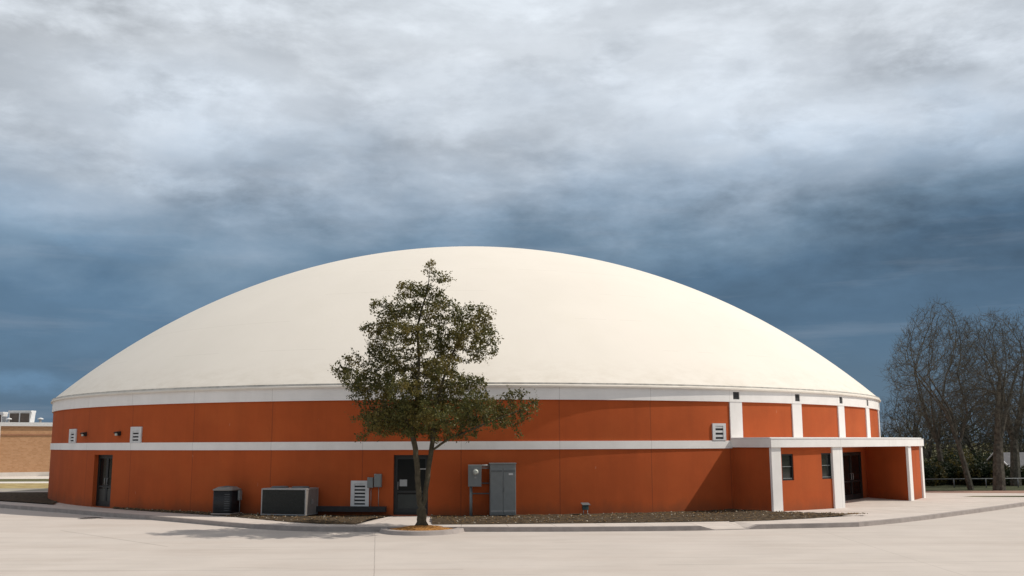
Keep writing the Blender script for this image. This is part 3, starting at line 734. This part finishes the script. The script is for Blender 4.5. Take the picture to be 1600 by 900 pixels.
# green pedestal box
a, z = PHI(911, 799); t_, n_, u_ = axes(a); c = P(a, R+.28, .15)
o = thing('outlet_box', c, 'small green hooded outlet box on short pale legs in the soil by the wall', 'outlet box')
b = MB(); b.box(c+u_*.24, (.2, .12, .18), (t_, n_, u_)); obj('box', b, GREEN, o, bevel=.006)
b = MB(); q = c+u_*.335
b.poly([q-t_*.14-n_*.1+u_*.03, q+t_*.14-n_*.1+u_*.03, q+t_*.14+n_*.14-u_*.03, q-t_*.14+n_*.14-u_*.03][::-1]); b.poly([q-t_*.14-n_*.1+u_*.045, q-t_*.14+n_*.14-u_*.015, q+t_*.14+n_*.14-u_*.015, q+t_*.14-n_*.1+u_*.045])
b.poly([q-t_*.14+n_*.14-u_*.03, q+t_*.14+n_*.14-u_*.03, q+t_*.14+n_*.14-u_*.015, q-t_*.14+n_*.14-u_*.015])
obj('hood', b, GREYD, o)
for s in (-1, 1):
    b = MB(); b.tube([c+t_*s*.07-u_*.05, c+t_*s*.07+u_*.16], .014, 6); obj('leg', b, GALV, o)

# ------------------------------------------------------------------ tree island
tc0 = Vector((G(661, 822, .12).x, 0, 0)); kline = K[13][0].y
ic = Vector((G(661, 824, .1).x, kline+.05, 0)); RW, RD = 1.17, 1.28
b = MB(); nA = 36
def isl(an, f, z): return Vector((ic.x+RW*f*math.cos(an), ic.y-RD*f*math.sin(an), z))
for i in range(nA):
    a0, a1 = math.pi*i/nA, math.pi*(i+1)/nA
    zz = .105
    b.quad(isl(a1, 1.06, -.01), isl(a0, 1.06, -.01), isl(a0, 1.02, zz), isl(a1, 1.02, zz)); b.quad(isl(a1, 1.02, zz), isl(a0, 1.02, zz), isl(a0, .88, zz+.012), isl(a1, .88, zz+.012))
    b.quad(isl(a1, .88, zz+.012), isl(a0, .88, zz+.012), isl(a0, .86, .02), isl(a1, .86, .02))
struct('tree_island_kerb', b, KERBC)
b = MB(); rings = 10; rows = []
for j in range(rings+1):
    row = []
    for i in range(49):
        an = math.pi*(-.12+1.24*i/48); f = .80*(1-j/rings); p = isl(an, f, 0)
        z = .075+.095*(1-(f/.80)**1.6)+random.uniform(-.012, .015)
        row.append(len(b.v)); b.v.append(Vector((p.x, p.y, z)))
    rows.append(row)
for j in range(rings):
    for i in range(48): b.smooth.add(len(b.f)); b.f.append((rows[j][i], rows[j][i+1], rows[j+1][i+1], rows[j+1][i]))
struct('mulch_mound', b, MULCH)

# ------------------------------------------------------------------ trees by space colonisation
def colonise(att, seeds, step, kill, infl, iters, bias=(0, 0, 0), rng=None, jitter=.1):
    att = np.array(att, float); nodes = [np.array(s[0], float) for s in seeds]; par = [s[1] for s in seeds]
    P_ = np.array(nodes); best = np.full(len(att), 1e9); who = np.zeros(len(att), int); alive = np.ones(len(att), bool)
    def upd(i0):
        nonlocal best, who
        new = P_[i0:]
        for s in range(0, len(new), 400):
            d = np.linalg.norm(att[:, None, :]-new[None, s:s+400, :], axis=2); m = d.argmin(1); dm = d[np.arange(len(att)), m]
            u = dm < best; best[u] = dm[u]; who[u] = m[u]+i0+s
    upd(0); bias = np.array(bias)
    for it in range(iters):
        act = alive & (best < infl)
        if not act.any(): break
        ids = np.unique(who[act]); D = np.zeros((len(P_), 3))
        v = att[act]-P_[who[act]]; v /= np.linalg.norm(v, axis=1)[:, None]+1e-9
        np.add.at(D, who[act], v); D = D[ids]; D /= np.linalg.norm(D, axis=1)[:, None]+1e-9
        D = D+bias+rng.normal(0, jitter, D.shape); D /= np.linalg.norm(D, axis=1)[:, None]
        new = P_[ids]+D*step
        dd = np.full(len(new), 9.)
        for s in range(0, len(P_), 1500): dd = np.minimum(dd, np.linalg.norm(new[:, None]-P_[None, s:s+1500], axis=2).min(1))
        ok = dd > step*.62
        alive[np.isin(who, ids[~ok]) & act] = False
        new, ids = new[ok], ids[ok]
        if not len(new): continue
        n0 = len(P_); P_ = np.vstack([P_, new]); par += list(ids); upd(n0)
        alive &= best > kill
        if len(P_) > 14000: break
    return P_, par
def tree_mesh(Pn, par, rtip, expo, rmax, sides=(8, 5, 3), floor=None):
    n = len(Pn); ch = [[] for _ in range(n)]
    for i in range(n):
        if par[i] >= 0: ch[par[i]].append(i)
    w = [0.0]*n
    for i in range(n-1, -1, -1):
        w[i] = sum(w[c] for c in ch[i]) if ch[i] else rtip**expo
    r = [min(rmax, x**(1/expo)) for x in w]
    if floor:
        for i, v in floor.items(): r[i] = max(r[i], v)
    mb = MB(); starts = [(i, -1) for i in range(n) if par[i] < 0]
    while starts:
        i, p = starts.pop(); path = [p] if p >= 0 else []; rad = [r[i]*1.0] if p >= 0 else []
        while True:
            path.append(i); rad.append(r[i])
            if not ch[i]: break
            c = sorted(ch[i], key=lambda k: -r[k]); starts += [(k, i) for k in c[1:]]; i = c[0]
        if len(path) > 1:
            if rad[-1] < rtip*1.5: rad[-1] = rtip*.5
            k = sides[0] if max(rad) > .05 else sides[1] if max(rad) > .018 else sides[2]
            mb.tube([Vector(Pn[q]) for q in path], rad, k, False)
    return mb, ch, r

# ---- the oak in front of the dome
TY = 29.35; rng = np.random.default_rng(11)
def bark_extra(t, tc, c, b):
    return tmix(t, tmath(t, 'MULTIPLY', tmath(t, 'SUBTRACT', tnoise(t, tc, 9, (1, 1, .25), 6), .45, True), 2.2, True), c, (.045, .035, .024))
BARK = mat('oak_bark', (.085, .073, .05), .95, .25, 10, .8, 30, extra=bark_extra, spec=.1)
lobes = [  # x, y, rx, ry, depth offset, density  (seen in the photograph's frame)
 (672, 420, 12, 14, 0, .5), (694, 436, 12, 9, .1, .5), (640, 452, 24, 14, -.3, 1), (668, 462, 30, 18, .2, 1), (604, 482, 20, 18, -.4, .8), (585, 478, 9, 14, 0, .3), (632, 482, 32, 22, .7, 1),
 (690, 488, 34, 24, -.5, 1), (728, 490, 26, 20, .4, .9), (757, 492, 20, 18, -.2, .8), (762, 520, 18, 22, .3, .8), (735, 525, 34, 26, -.6, 1), (690, 530, 38, 28, .8, 1), (640, 525, 40, 28, -.9, 1),
 (595, 522, 26, 24, .5, .9), (572, 512, 10, 10, 0, .4), (772, 545, 10, 14, .2, .45), (745, 552, 28, 16, .6, .8), (550, 562, 16, 14, -.4, .6), (535, 580, 17, 16, .3, .8), (560, 590, 28, 20, -.7, 1), (600, 570, 36, 26, .9, 1),
 (590, 605, 40, 24, -.3, 1), (645, 575, 42, 30, .1, 1), (640, 610, 44, 28, -1.3, 1), (695, 580, 34, 26, -1.1, 1), (700, 615, 36, 26, 1.2, .9), (735, 600, 30, 20, .2, .9), (745, 630, 34, 20, -.9, 1), (785, 635, 26, 18, .5, .9),
 (822, 642, 18, 18, -.1, .85), (836, 628, 9, 10, .1, .3), (805, 615, 20, 10, .3, .35), (600, 640, 44, 22, .8, 1.5), (640, 648, 46, 24, 1.5, 1.5), (600, 660, 40, 18, -.4, 1.3), (650, 640, 44, 24, -.8, 1.4), (690, 650, 40, 20, -1.4, 1), (735, 660, 38, 16, 1.0, .9), (780, 662, 26, 14, -.3, .7),
 (572, 655, 22, 12, -.5, .6), (600, 672, 28, 10, .2, .7), (565, 684, 12, 6, 0, .4), (640, 672, 34, 14, -.5, 1), (615, 655, 42, 18, .9, 1.4), (665, 662, 42, 18, .2, 1.4), (750, 645, 40, 22, .2, 1.4), (710, 640, 40, 24, .6, 1.3), (560, 610, 22, 14, .3, .8), (720, 680, 28, 10, -.2, .6), (805, 680, 12, 6, .2, .12), (690, 678, 24, 10, .6, .6)]
lobes += [(590, 546, 24, 18, .2, .8), (612, 500, 26, 16, -.2, .8), (700, 555, 30, 20, .3, .7), (790, 652, 34, 14, .1, .7)]
att = []
for (x, y, rx, ry, dy, den) in lobes:
    c = AT(x, y, TY+dy); sx = rx/FPX*TY; sy = ry/FPX*TY; sd_ = max(.30, (sx+sy)*.62)
    for _ in range(int(122*den*max(.4, sx*sy/.35))):
        v = rng.normal(size=3); v /= np.linalg.norm(v); v *= rng.random()**(1/2.4)
        att.append((c.x+v[0]*sx, c.y+v[1]*sd_, c.z+v[2]*sy))
def path3(pts, sub=6):
    out = []
    for a, c in zip(pts[:-1], pts[1:]):
        for k in range(sub): out.append(a.lerp(c, k/sub))
    out.append(pts[-1]); return out
base = Vector((AT(659, 823, TY).x, TY, .12)); seeds = [(base, -1)]
def add_path(start, pts, sub=5):
    prev = start; p0 = Vector(seeds[start][0])
    for q in pts:
        for k in range(1, sub+1):
            w = p0.lerp(q, k/sub)+Vector((random.uniform(-.012, .012), random.uniform(-.012, .012), 0)); seeds.append((w, prev)); prev = len(seeds)-1
        p0 = q
    return prev
lo = add_path(0, [AT(659, 806, TY), AT(658.5, 796, TY)], 3)
s1 = add_path(lo, [AT(655, 780, TY-.02), AT(653.5, 755, TY-.05), AT(651, 720, TY-.1), AT(647, 690, TY-.15), AT(641, 668, TY-.2)], 4)
s2 = add_path(lo, [AT(663, 782, TY+.03), AT(667, 755, TY+.06), AT(671.5, 720, TY+.1), AT(675.5, 690, TY+.15), AT(677, 668, TY+.2)], 4)
s1b = add_path(s1, [AT(628, 640, TY-.4), AT(600, 610, TY-.5)], 4)
s1c = add_path(s1, [AT(650, 630, TY-.5), AT(655, 570, TY-.3), AT(652, 510, TY-.2), AT(668, 450, TY), AT(672, 418, TY)], 5)
s2b = add_path(s2, [AT(682, 630, TY+.4), AT(700, 570, TY+.3), AT(722, 520, TY+.2)], 5)
s2c = add_path(s2-6, [AT(700, 686, TY-.2), AT(735, 672, TY-.3), AT(775, 655, TY-.2), AT(815, 640, TY-.1)], 5)
s1d = add_path(s1-2, [AT(615, 672, TY+.4), AT(588, 668, TY+.3)], 4)
s2d = add_path(s2+2, [AT(672, 620, TY+1.1), AT(690, 560, TY+1.0)], 4)
Pn, par = colonise(att, seeds, .085, .10, 1.5, 110, (0, 0, .05), rng, .16)
OAK = thing('oak_tree', base, 'leafy evergreen oak with twin trunks standing in the mulch island before the dome', 'tree')
fl = {i: .14 for i in range(0, lo+1)}
for i in range(lo+1, s1+1): fl[i] = .086-.0005*(i-lo)
for i in range(s1+1, s2+1): fl[i] = .078-.0005*(i-s1)
tm, ch, rad = tree_mesh(Pn, par, .004, 2.35, .16, floor=fl)
# flare of the root
for k in range(5):
    an = k*1.26+.4; tm.tube([base+Vector((math.cos(an)*.22, math.sin(an)*.22, -.02)), base+Vector((math.cos(an)*.08, math.sin(an)*.08, .13)), base+Vector((math.cos(an)*.03, math.sin(an)*.03, .4))], [.03, .07, .05], 6)
obj('trunk', tm, BARK, OAK)
def leaf_mat(name, cols, rough=.45):
    m = bpy.data.materials.new(name); m.use_nodes = True; t = m.node_tree; n = t.nodes; l = t.links; b = n['Principled BSDF']
    g = n.new('ShaderNodeNewGeometry'); r = n.new('ShaderNodeValToRGB'); l.new(g.outputs['Random Per Island'], r.inputs[0])
    while len(r.color_ramp.elements) < len(cols): r.color_ramp.elements.new(.5)
    for i, (e_, c) in enumerate(zip(r.color_ramp.elements, cols)): e_.position = i/(len(cols)-1); e_.color = (*c, 1)
    tc_ = n.new('ShaderNodeTexCoord'); no = n.new('ShaderNodeTexNoise'); no.inputs['Scale'].default_value = 1.1; l.new(tc_.outputs['Object'], no.inputs['Vector'])
    mxx = tmix(t, tmath(t, 'MULTIPLY', tmath(t, 'SUBTRACT', no.outputs['Fac'], .45, True), 3.0, True), r.outputs[0], (.20, .145, .035))
    l.new(mxx, b.inputs['Base Color']); b.inputs['Roughness'].default_value = rough; b.inputs['Specular IOR Level'].default_value = .25
    tr = n.new('ShaderNodeBsdfTranslucent'); l.new(mxx, tr.inputs[0]); ms = n.new('ShaderNodeMixShader'); ms.inputs[0].default_value = .30
    l.new(b.outputs[0], ms.inputs[1]); l.new(tr.outputs[0], ms.inputs[2]); l.new(ms.outputs[0], n['Material Output'].inputs[0]); return m
LEAF = leaf_mat('oak_leaves', [(.038, .050, .015), (.085, .088, .024), (.15, .13, .034), (.058, .070, .02)])
def leaves(Pn, par, ch, rad, rmaxleaf, per, size, spread, rng, skip=0.0):
    mb = MB(); V = []; F = []
    ids = [i for i in range(len(Pn)) if rad[i] < rmaxleaf and i > len(seeds)]
    for i in ids:
        tip = not ch[i]
        if rng.random() < skip: continue
        for _ in range(per+(3 if tip else 0)):
            c = Pn[i]+rng.normal(0, spread, 3)
            d = rng.normal(size=3); d /= np.linalg.norm(d); e_ = np.cross(d, rng.normal(size=3)); e_ /= np.linalg.norm(e_)
            s = size*rng.uniform(.6, 1.25); k = len(V); w = s*.30; up = np.cross(d, e_)*s*.08
            V += [c-d*s/2, c-e_*w+up, c+d*s/2, c+e_*w+up]; F += [(k, k+1, k+2), (k, k+2, k+3)]
    for i in ids:                       # leafy sprigs standing out of the outline
        if ch[i] or rng.random() > .34: continue
        d0 = Pn[i]-Pn[par[i]]; d0 = d0/(np.linalg.norm(d0)+1e-9)+rng.normal(0, .45, 3)+np.array((0, 0, .25)); d0 /= np.linalg.norm(d0)
        ln = rng.uniform(.10, .34)
        for k_ in range(9):
            c = Pn[i]+d0*ln*(k_+1)/9+rng.normal(0, .018, 3); d = d0*.6+rng.normal(0, .7, 3); d /= np.linalg.norm(d); e_ = np.cross(d, rng.normal(size=3)); e_ /= np.linalg.norm(e_)
            s = size*rng.uniform(.5, .85); k = len(V); w = s*.26; V += [c-d*s/2, c-e_*w, c+d*s/2, c+e_*w]; F += [(k, k+1, k+2, k+3)]
    mb.v = [Vector(v) for v in V]; mb.f = F; return mb
lm = leaves(Pn, par, ch, rad, .018, 9, .080, .055, rng, .03)
print('LEAVES', len(lm.f), 'NODES', len(Pn))
obj('crown', lm, LEAF, OAK)

# ---- bare trees on the right
TWIG = mat('grey_bark', (.062, .058, .048), .95, .3, 6, .4, 25, col2=(.105, .098, .08), spec=.1)
def bare_tree(x, ybase, Y, lean, top, halfw, label, nat, seed, trunkr=.2, fork=.28, side=0, group='bare trees beyond the dirt path', twig=.0062, low=.3):
    rg = np.random.default_rng(seed); b0 = AT(x, ybase, Y); b0.z = .1; H = AT(x, top, Y).z; hw = halfw/FPX*Y
    cx_ = b0.x+side/FPX*Y; att = []
    while len(att) < nat:
        v = rg.uniform(-1, 1, 3); 
        if v[0]**2+v[1]**2+v[2]**2 > 1: continue
        zc = H*(low+1)/2; zr_ = H*(1-low)/2
        k = 1-.35*max(0, v[2])
        p = (cx_+v[0]*hw*k, b0.y+v[1]*hw*.9*k, zc+v[2]*zr_)
        att.append(p)
    sd = [(b0, -1)]; global seeds
    seeds = sd
    zf = H*fork; f0 = add_path(0, [b0+Vector((lean*.5, 0, zf*.5)), b0+Vector((lean, 0, zf))], 4)
    for k in range(4):
        an = rg.uniform(0, 6.28)+k*1.6; rr_ = hw*.38; add_path(f0, [b0+Vector((lean+math.cos(an)*rr_*.5, math.sin(an)*rr_*.5, H*(fork+.17))), b0+Vector((lean+(cx_-b0.x)+math.cos(an)*rr_, math.sin(an)*rr_, H*(fork+.38)))], 4)
    Pn, par = colonise(att, seeds, .24, .26, 5, 90, (0, 0, .22), rg, .05)
    # fine twigs sprouting from every young shoot
    fl = {i: trunkr*(1-.035*i) for i in range(0, 9)}
    for i in range(9, len(sd)): fl[i] = trunkr*(.52-.055*((i-9) % 8))
    mb, ch, rad = tree_mesh(Pn, par, twig*1.1, 2.35, trunkr, (8, 5, 3), floor=fl)
    for i in range(len(Pn)):
        if rad[i] < .03 and i > 8 and par[i] >= 0:
            for _ in range(2 if ch[i] else 4):
                p = Vector(Pn[i]); d = (p-Vector(Pn[par[i]])).normalized()*.5+Vector(rg.normal(0, .55, 3))+Vector((0, 0, .35)); d.normalize(); ln = rg.uniform(.25, .65)
                q = p+d*ln*.5+Vector(rg.normal(0, .03, 3)); mb.tube([p, q, q+(d*1.2+Vector(rg.normal(0, .25, 3))).normalized()*ln*.5], [twig, twig*.8, twig*.4], 3, False)
    T = thing('bare_tree', b0, label, 'tree', group)
    # split the stem from the crown of branches
    tv = MB(); cv = MB()
    for (f, sm) in ((f, i in mb.smooth) for i, f in enumerate(mb.f)):
        pz = max(mb.v[k].z for k in f); big_ = (mb.v[f[0]]-mb.v[f[1]]).length > .07 and pz < zf*1.15
        dst = tv if big_ else cv; k0 = len(dst.v); dst.v += [mb.v[k] for k in f]; dst.smooth.add(len(dst.f)); dst.f.append(tuple(range(k0, k0+len(f))))
    obj('trunk', tv, TWIG, T); obj('crown', cv, TWIG, T)
bare_tree(1518, 771.5, 50.5, -.45, 478, 92, 'bare leafless tree with one leaning trunk nearest the porch', 1350, 21, .17, .24, side=-28)
bare_tree(1562, 773, 49.5, .1, 482, 78, 'bare leafless tree with the thickest rough forked trunk near the right edge', 1450, 22, .32, .24, side=5)
bare_tree(1588, 767, 55, .1, 490, 80, 'bare leafless tree with dark straight trunk behind the thick forked one', 1000, 23, .3, .25)
bare_tree(1478, 765, 60, -.3, 470, 82, 'bare leafless tree with slim trunk standing farther back beside the porch', 1350, 24, .2, .2, side=5)
bare_tree(1425, 764, 66, 0, 590, 50, 'shorter bare tree half hidden behind the porch roof', 800, 25, .18, .2, low=.15)
bare_tree(1640, 766, 58, 0, 480, 90, 'bare tree reaching in from beyond the right edge', 800, 26, .3, .25)
bare_tree(1455, 761, 78, 0, 610, 70, 'low dense thicket tree far behind the porch side of the pipe rail', 1100, 27, .18, .15, low=.08, twig=.014, group='thicket trees far behind')
bare_tree(1530, 761, 80, 0, 600, 75, 'low dense thicket tree far behind the leaning trunk', 1100, 28, .18, .15, low=.08, twig=.014, group='thicket trees far behind')
bare_tree(1595, 761, 76, 0, 605, 65, 'low dense thicket tree far behind the right edge trunks', 1000, 29, .18, .15, low=.08, twig=.014, group='thicket trees far behind')

# shrubs behind the rail
SHR = leaf_mat('shrub_leaves', [(.012, .020, .010), (.022, .034, .014), (.03, .042, .018), (.016, .026, .012)], .6)
def shrub(x, Y, w, h, seed, label):
    rg = np.random.default_rng(seed); c = AT(x, 760, Y); c.z = .1; V = []; F = []
    blobs = [(rg.uniform(-.7, .7)*w/2, rg.uniform(-.4, .4)*w/2, rg.uniform(.2, .72)*h, rg.uniform(.22, .42)*w/2+.2) for _ in range(9)]
    for _ in range(3200):
        q = blobs[rg.integers(9)]; v = rg.normal(size=3); v /= np.linalg.norm(v); v *= rg.random()**.4*q[3]
        p = np.array((c.x+q[0]+v[0], c.y+q[1]+v[1], max(.12, c.z+q[2]+v[2]*min(1, h*.5/q[3]))))
        d = rg.normal(size=3); d /= np.linalg.norm(d); e_ = np.cross(d, rg.normal(size=3)); e_ /= np.linalg.norm(e_); s = rg.uniform(.05, .12); k = len(V)
        V += [p-d*s, p-e_*s*.5, p+d*s, p+e_*s*.5]; F.append((k, k+1, k+2, k+3))
    mb = MB(); mb.v = [Vector(v) for v in V]; mb.f = F
    T = thing('shrub', c, label, 'shrub', 'dark shrubs behind the pipe rail'); obj('foliage', mb, SHR, T)
    st = MB()
    for k in range(6): an = k; st.tube([c, c+Vector((math.cos(an)*w*.2, math.sin(an)*w*.15, h*.6))], [.03, .01], 4)
    obj('stem', st, TWIG, T)
ws = ['dark green shrub behind the rail hard against the porch corner', 'low dark shrub behind the rail left of the leaning trunk', 'rounded dark shrub between the two nearest trunks', 'dark shrub right behind the leaning trunk foot', 'dark shrub behind the thick forked trunk', 'dark shrub at the right edge below the shed', 'far dark shrub behind the leftmost bare tree', 'taller dark shrub behind the gap between trunks', 'far dark shrub below the shed wall']
for k, (x, Y, w, h) in enumerate([(1452, 56, 2.6, 1.05), (1484, 57, 2.8, 1.1), (1538, 56, 2.6, 1.1), (1512, 58, 2.6, 1.3), (1566, 57, 2.6, 1.2), (1598, 56, 2.8, .9), (1470, 66, 3.6, 1.7), (1532, 67, 3.8, 1.75), (1580, 72, 4, 1.5)]):
    shrub(x, Y, w, h, 50+k, ws[k])

# pipe rail
rY = 53.0; ra_ = AT(1440, 749.2, rY); rb_ = AT(1640, 747, rY)
T = thing('pipe_rail', Vector((ra_.x, rY, .1)), 'low grey pipe rail running behind the bare trees', 'rail')
b = MB(); b.tube([ra_-Vector((2, 0, 0)), rb_+Vector((2, 0, 0))], .03, 6); obj('top_rail', b, GREYD, T)
for k in range(5):
    p = ra_.lerp(rb_, k/4); b = MB(); b.tube([Vector((p.x, p.y, .05)), p], .03, 6); obj('post', b, GREYD, T)

# far wood closing the view behind the meadow: one dense mass of thin stems and brush
rg = np.random.default_rng(77); V = []; F = []
for _ in range(9000):
    x = rg.uniform(22, 95); y = rg.uniform(92, 112); h = 3.2+1.6*math.sin(x*.31)+1.1*math.sin(x*.83+1)+rg.normal(0, .7); z = rg.uniform(0, 1)**.8*max(1.5, h)
    d = np.array((rg.normal(0, .5), rg.normal(0, .5), 1.0)); d /= np.linalg.norm(d); l_ = rg.uniform(.5, 1.5); w_ = rg.uniform(.03, .10); e_ = np.array((rg.normal(), rg.normal(), 0)); e_ /= np.linalg.norm(e_)
    c = np.array((x, y, z)); k = len(V); V += [c-e_*w_, c+e_*w_, c+d*l_]; F.append((k, k+1, k+2))
mb = MB(); mb.v = [Vector(v) for v in V]; mb.f = F; o = obj('far_wood', mb, SHR, loc=(58, 102, 0)); o['kind'] = 'stuff'; o['label'] = 'dark far wood of thin stems and brush behind the bare trees'; o['category'] = 'wood'

# low tan shed at the right edge
SHW = mat('tan_boards', (.30, .25, .15), .85, .12, 3, .2); SHR_ = mat('grey_shingle', (.12, .12, .13), .9, .2, 5, .4, 30)
sY = 60; p0 = AT(1577, 742, sY); p1 = AT(1660, 742, sY)
T = thing('shed', Vector(((p0.x+p1.x)/2, sY+1.5, .05)), 'low tan shed with pale roof edges at the far right edge', 'shed')
ez = AT(1590, 729, sY).z; rz = AT(1600, 708, sY+1.5).z; xm = (p0.x+p1.x)/2
b = MB(); x0, x1 = p0.x+.25, p1.x-.2
for (ya, yb) in ((sY, sY+3),):
    b.quad((x0, ya, .0), (x1, ya, .0), (x1, ya, ez), (x0, ya, ez)); b.quad((x1, yb, .0), (x0, yb, .0), (x0, yb, ez), (x1, yb, ez))
    b.poly([(x0, yb, 0), (x0, ya, 0), (x0, ya, ez), (x0, (ya+yb)/2, rz), (x0, yb, ez)]); b.poly([(x1, ya, 0), (x1, yb, 0), (x1, yb, ez), (x1, (ya+yb)/2, rz), (x1, ya, ez)])
obj('wall', b, SHW, T)
b = MB(); xa, xb = x0-.3, x1+.3; m_ = sY+1.5
for s in (-1, 1): 
    e_ = m_+s*1.85; q = [(xa, m_, rz+.05), (xb, m_, rz+.05), (xb, e_, ez-.12), (xa, e_, ez-.12)]; b.poly(q if s > 0 else q[::-1]); b.poly([Vector(k)-Vector((0, 0, .06)) for k in (q[::-1] if s > 0 else q)])
rf = obj('roof', b, SHR_, T)
for s in (-1, 1):
    b = MB(); b.tube([(xa-.02, m_, rz+.05), (xa-.02, m_+s*1.87, ez-.12)], .05, 4); obj('verge_board', b, VENTM, rf)
b = MB(); b.tube([(xa, m_-1.87, ez-.13), (xb, m_-1.87, ez-.13)], .05, 4); obj('gutter', b, VENTM, rf)

# ------------------------------------------------------------------ brick building at the left
def brick_extra(t, tc, c, b):
    mp = t.nodes.new('ShaderNodeMapping'); t.links.new(tc.outputs['Object'], mp.inputs[0]); mp.inputs['Rotation'].default_value = (math.pi/2, 0, 0)
    br = t.nodes.new('ShaderNodeTexBrick'); t.links.new(mp.outputs[0], br.inputs['Vector']); br.inputs['Scale'].default_value = 2.2
    br.inputs['Color1'].default_value = (.50, .285, .155, 1); br.inputs['Color2'].default_value = (.42, .225, .115, 1); br.inputs['Mortar'].default_value = (.46, .32, .21, 1); br.inputs['Mortar Size'].default_value = .012
    st = tnoise(t, tc, .5, (1, 1, 1), 5)
    return tmix(t, tmath(t, 'MULTIPLY', tmath(t, 'SUBTRACT', st, .5, True), 1.0, True), br.outputs['Color'], (.36, .20, .11))
BRICK = mat('tan_brick', (.5, .28, .15), .9, .1, 2, .1, extra=brick_extra, spec=.2)
bY = G(40, 744.5, .03).y+.3
zt = AT(40, 660.5, bY).z; z1b = AT(40, 665.5, bY).z; zc1 = AT(40, 676, bY).z; zb_ = AT(40, 673, bY).z
BROT = math.radians(30); pv = AT(40, 700, bY)
T = thing('brick_building', Vector((pv.x, bY, 0)), 'low tan brick building with white roof edge at the far left', 'building')
xl, xr = -90, -15; xd = AT(1.2, 700, bY).x
b = MB(); b.box(((xl+xr)/2, bY+15, z1b/2), (xr-xl, 30, z1b)); obj('wall', b, BRICK, T)
b = MB(); b.box(((xl+xr)/2, bY+15, (zt+z1b)/2), (xr-xl+.3, 30.3, zt-z1b+.05)); obj('roof_edge', b, VENTM, T)
b = MB(); b.box(((xl+xr)/2, bY-.02, (zc1+zb_)/2-.25), (xr-xl, .08, .10)); obj('brick_course', b, mat('dark_brick', (.32, .16, .09), .9), T)
b = MB(); b.box((xd, bY-.08, z1b/2), (.22, .14, z1b)); obj('downpipe', b, PALE, T)
b = MB(); b.box(((xl+xr)/2, bY-.05, .18), (xr-xl, .1, .36)); obj('plinth', b, PALE, T)
T.rotation_euler.z = BROT
def roofunit(x0, x1, ya, name, label, cat, grp=None):
    p = AT(x0, 658, bY+1.6); q = AT(x1, ya, bY+1.6); w = q.x-p.x; zt2 = q.z; zb2 = zt
    T2 = thing(name, Vector((p.x+w/2, bY+2.6, zt)), label, cat, grp); T2.rotation_euler.z = BROT*.0
    b = MB(); b.box((p.x+w/2, bY+2.0, (zb2+zt2)/2), (w*.9, .7, zt2-zb2)); obj('housing', b, mat('unit_brown', (.10, .075, .06), .7, .2, 3), T2)
    b = MB(); b.box((p.x+w/2, bY+2.0, zt2+.06), (w, .85, .14)); obj('cover', b, VENTM, T2)
    b = MB()
    for zz in (zb2+.03, zt2-.06): b.box((p.x+w/2, bY+1.62, zz), (w*.9, .05, .06))
    for k in (0, .5, 1): b.box((p.x+w*.05+w*.9*k, bY+1.62, (zb2+zt2)/2), (.07, .06, zt2-zb2))
    obj('frame', b, VENTM, T2)
    b = MB(); b.poly([(p.x+w*.96, bY+1.64, zb2), (p.x+w*.96, bY+2.36, zb2), (p.x+w*1.0, bY+2.36, zt2), (p.x+w*1.0, bY+1.64, zt2)]); obj('side_panel', b, VENTM, T2)
roofunit(12, 49, 643.8, 'rooftop_unit', 'brown slatted rooftop unit with white cover on the brick building', 'rooftop unit')
roofunit(-30, 5, 646, 'rooftop_unit', 'rooftop unit cut by the left edge on the brick building', 'rooftop unit')
for x, lab in ((13.5, 'small white roof vent cap in front of the brown rooftop unit'), (63, 'small white roof vent cap standing alone near the dome')):
    p = AT(x, 658, bY+.8); p.z = zt
    T2 = thing('vent_cap', p, lab, 'roof vent', 'vent caps on the brick building')
    b = MB(); b.tube([p, p+Vector((0, 0, .3))], .1, 8); obj('pipe', b, GALV, T2)
    b = MB(); b.tube([p+Vector((0, 0, .28)), p+Vector((0, 0, .36)), p+Vector((0, 0, .42))], [.24, .22, .04], 10); obj('cap', b, VENTM, T2)
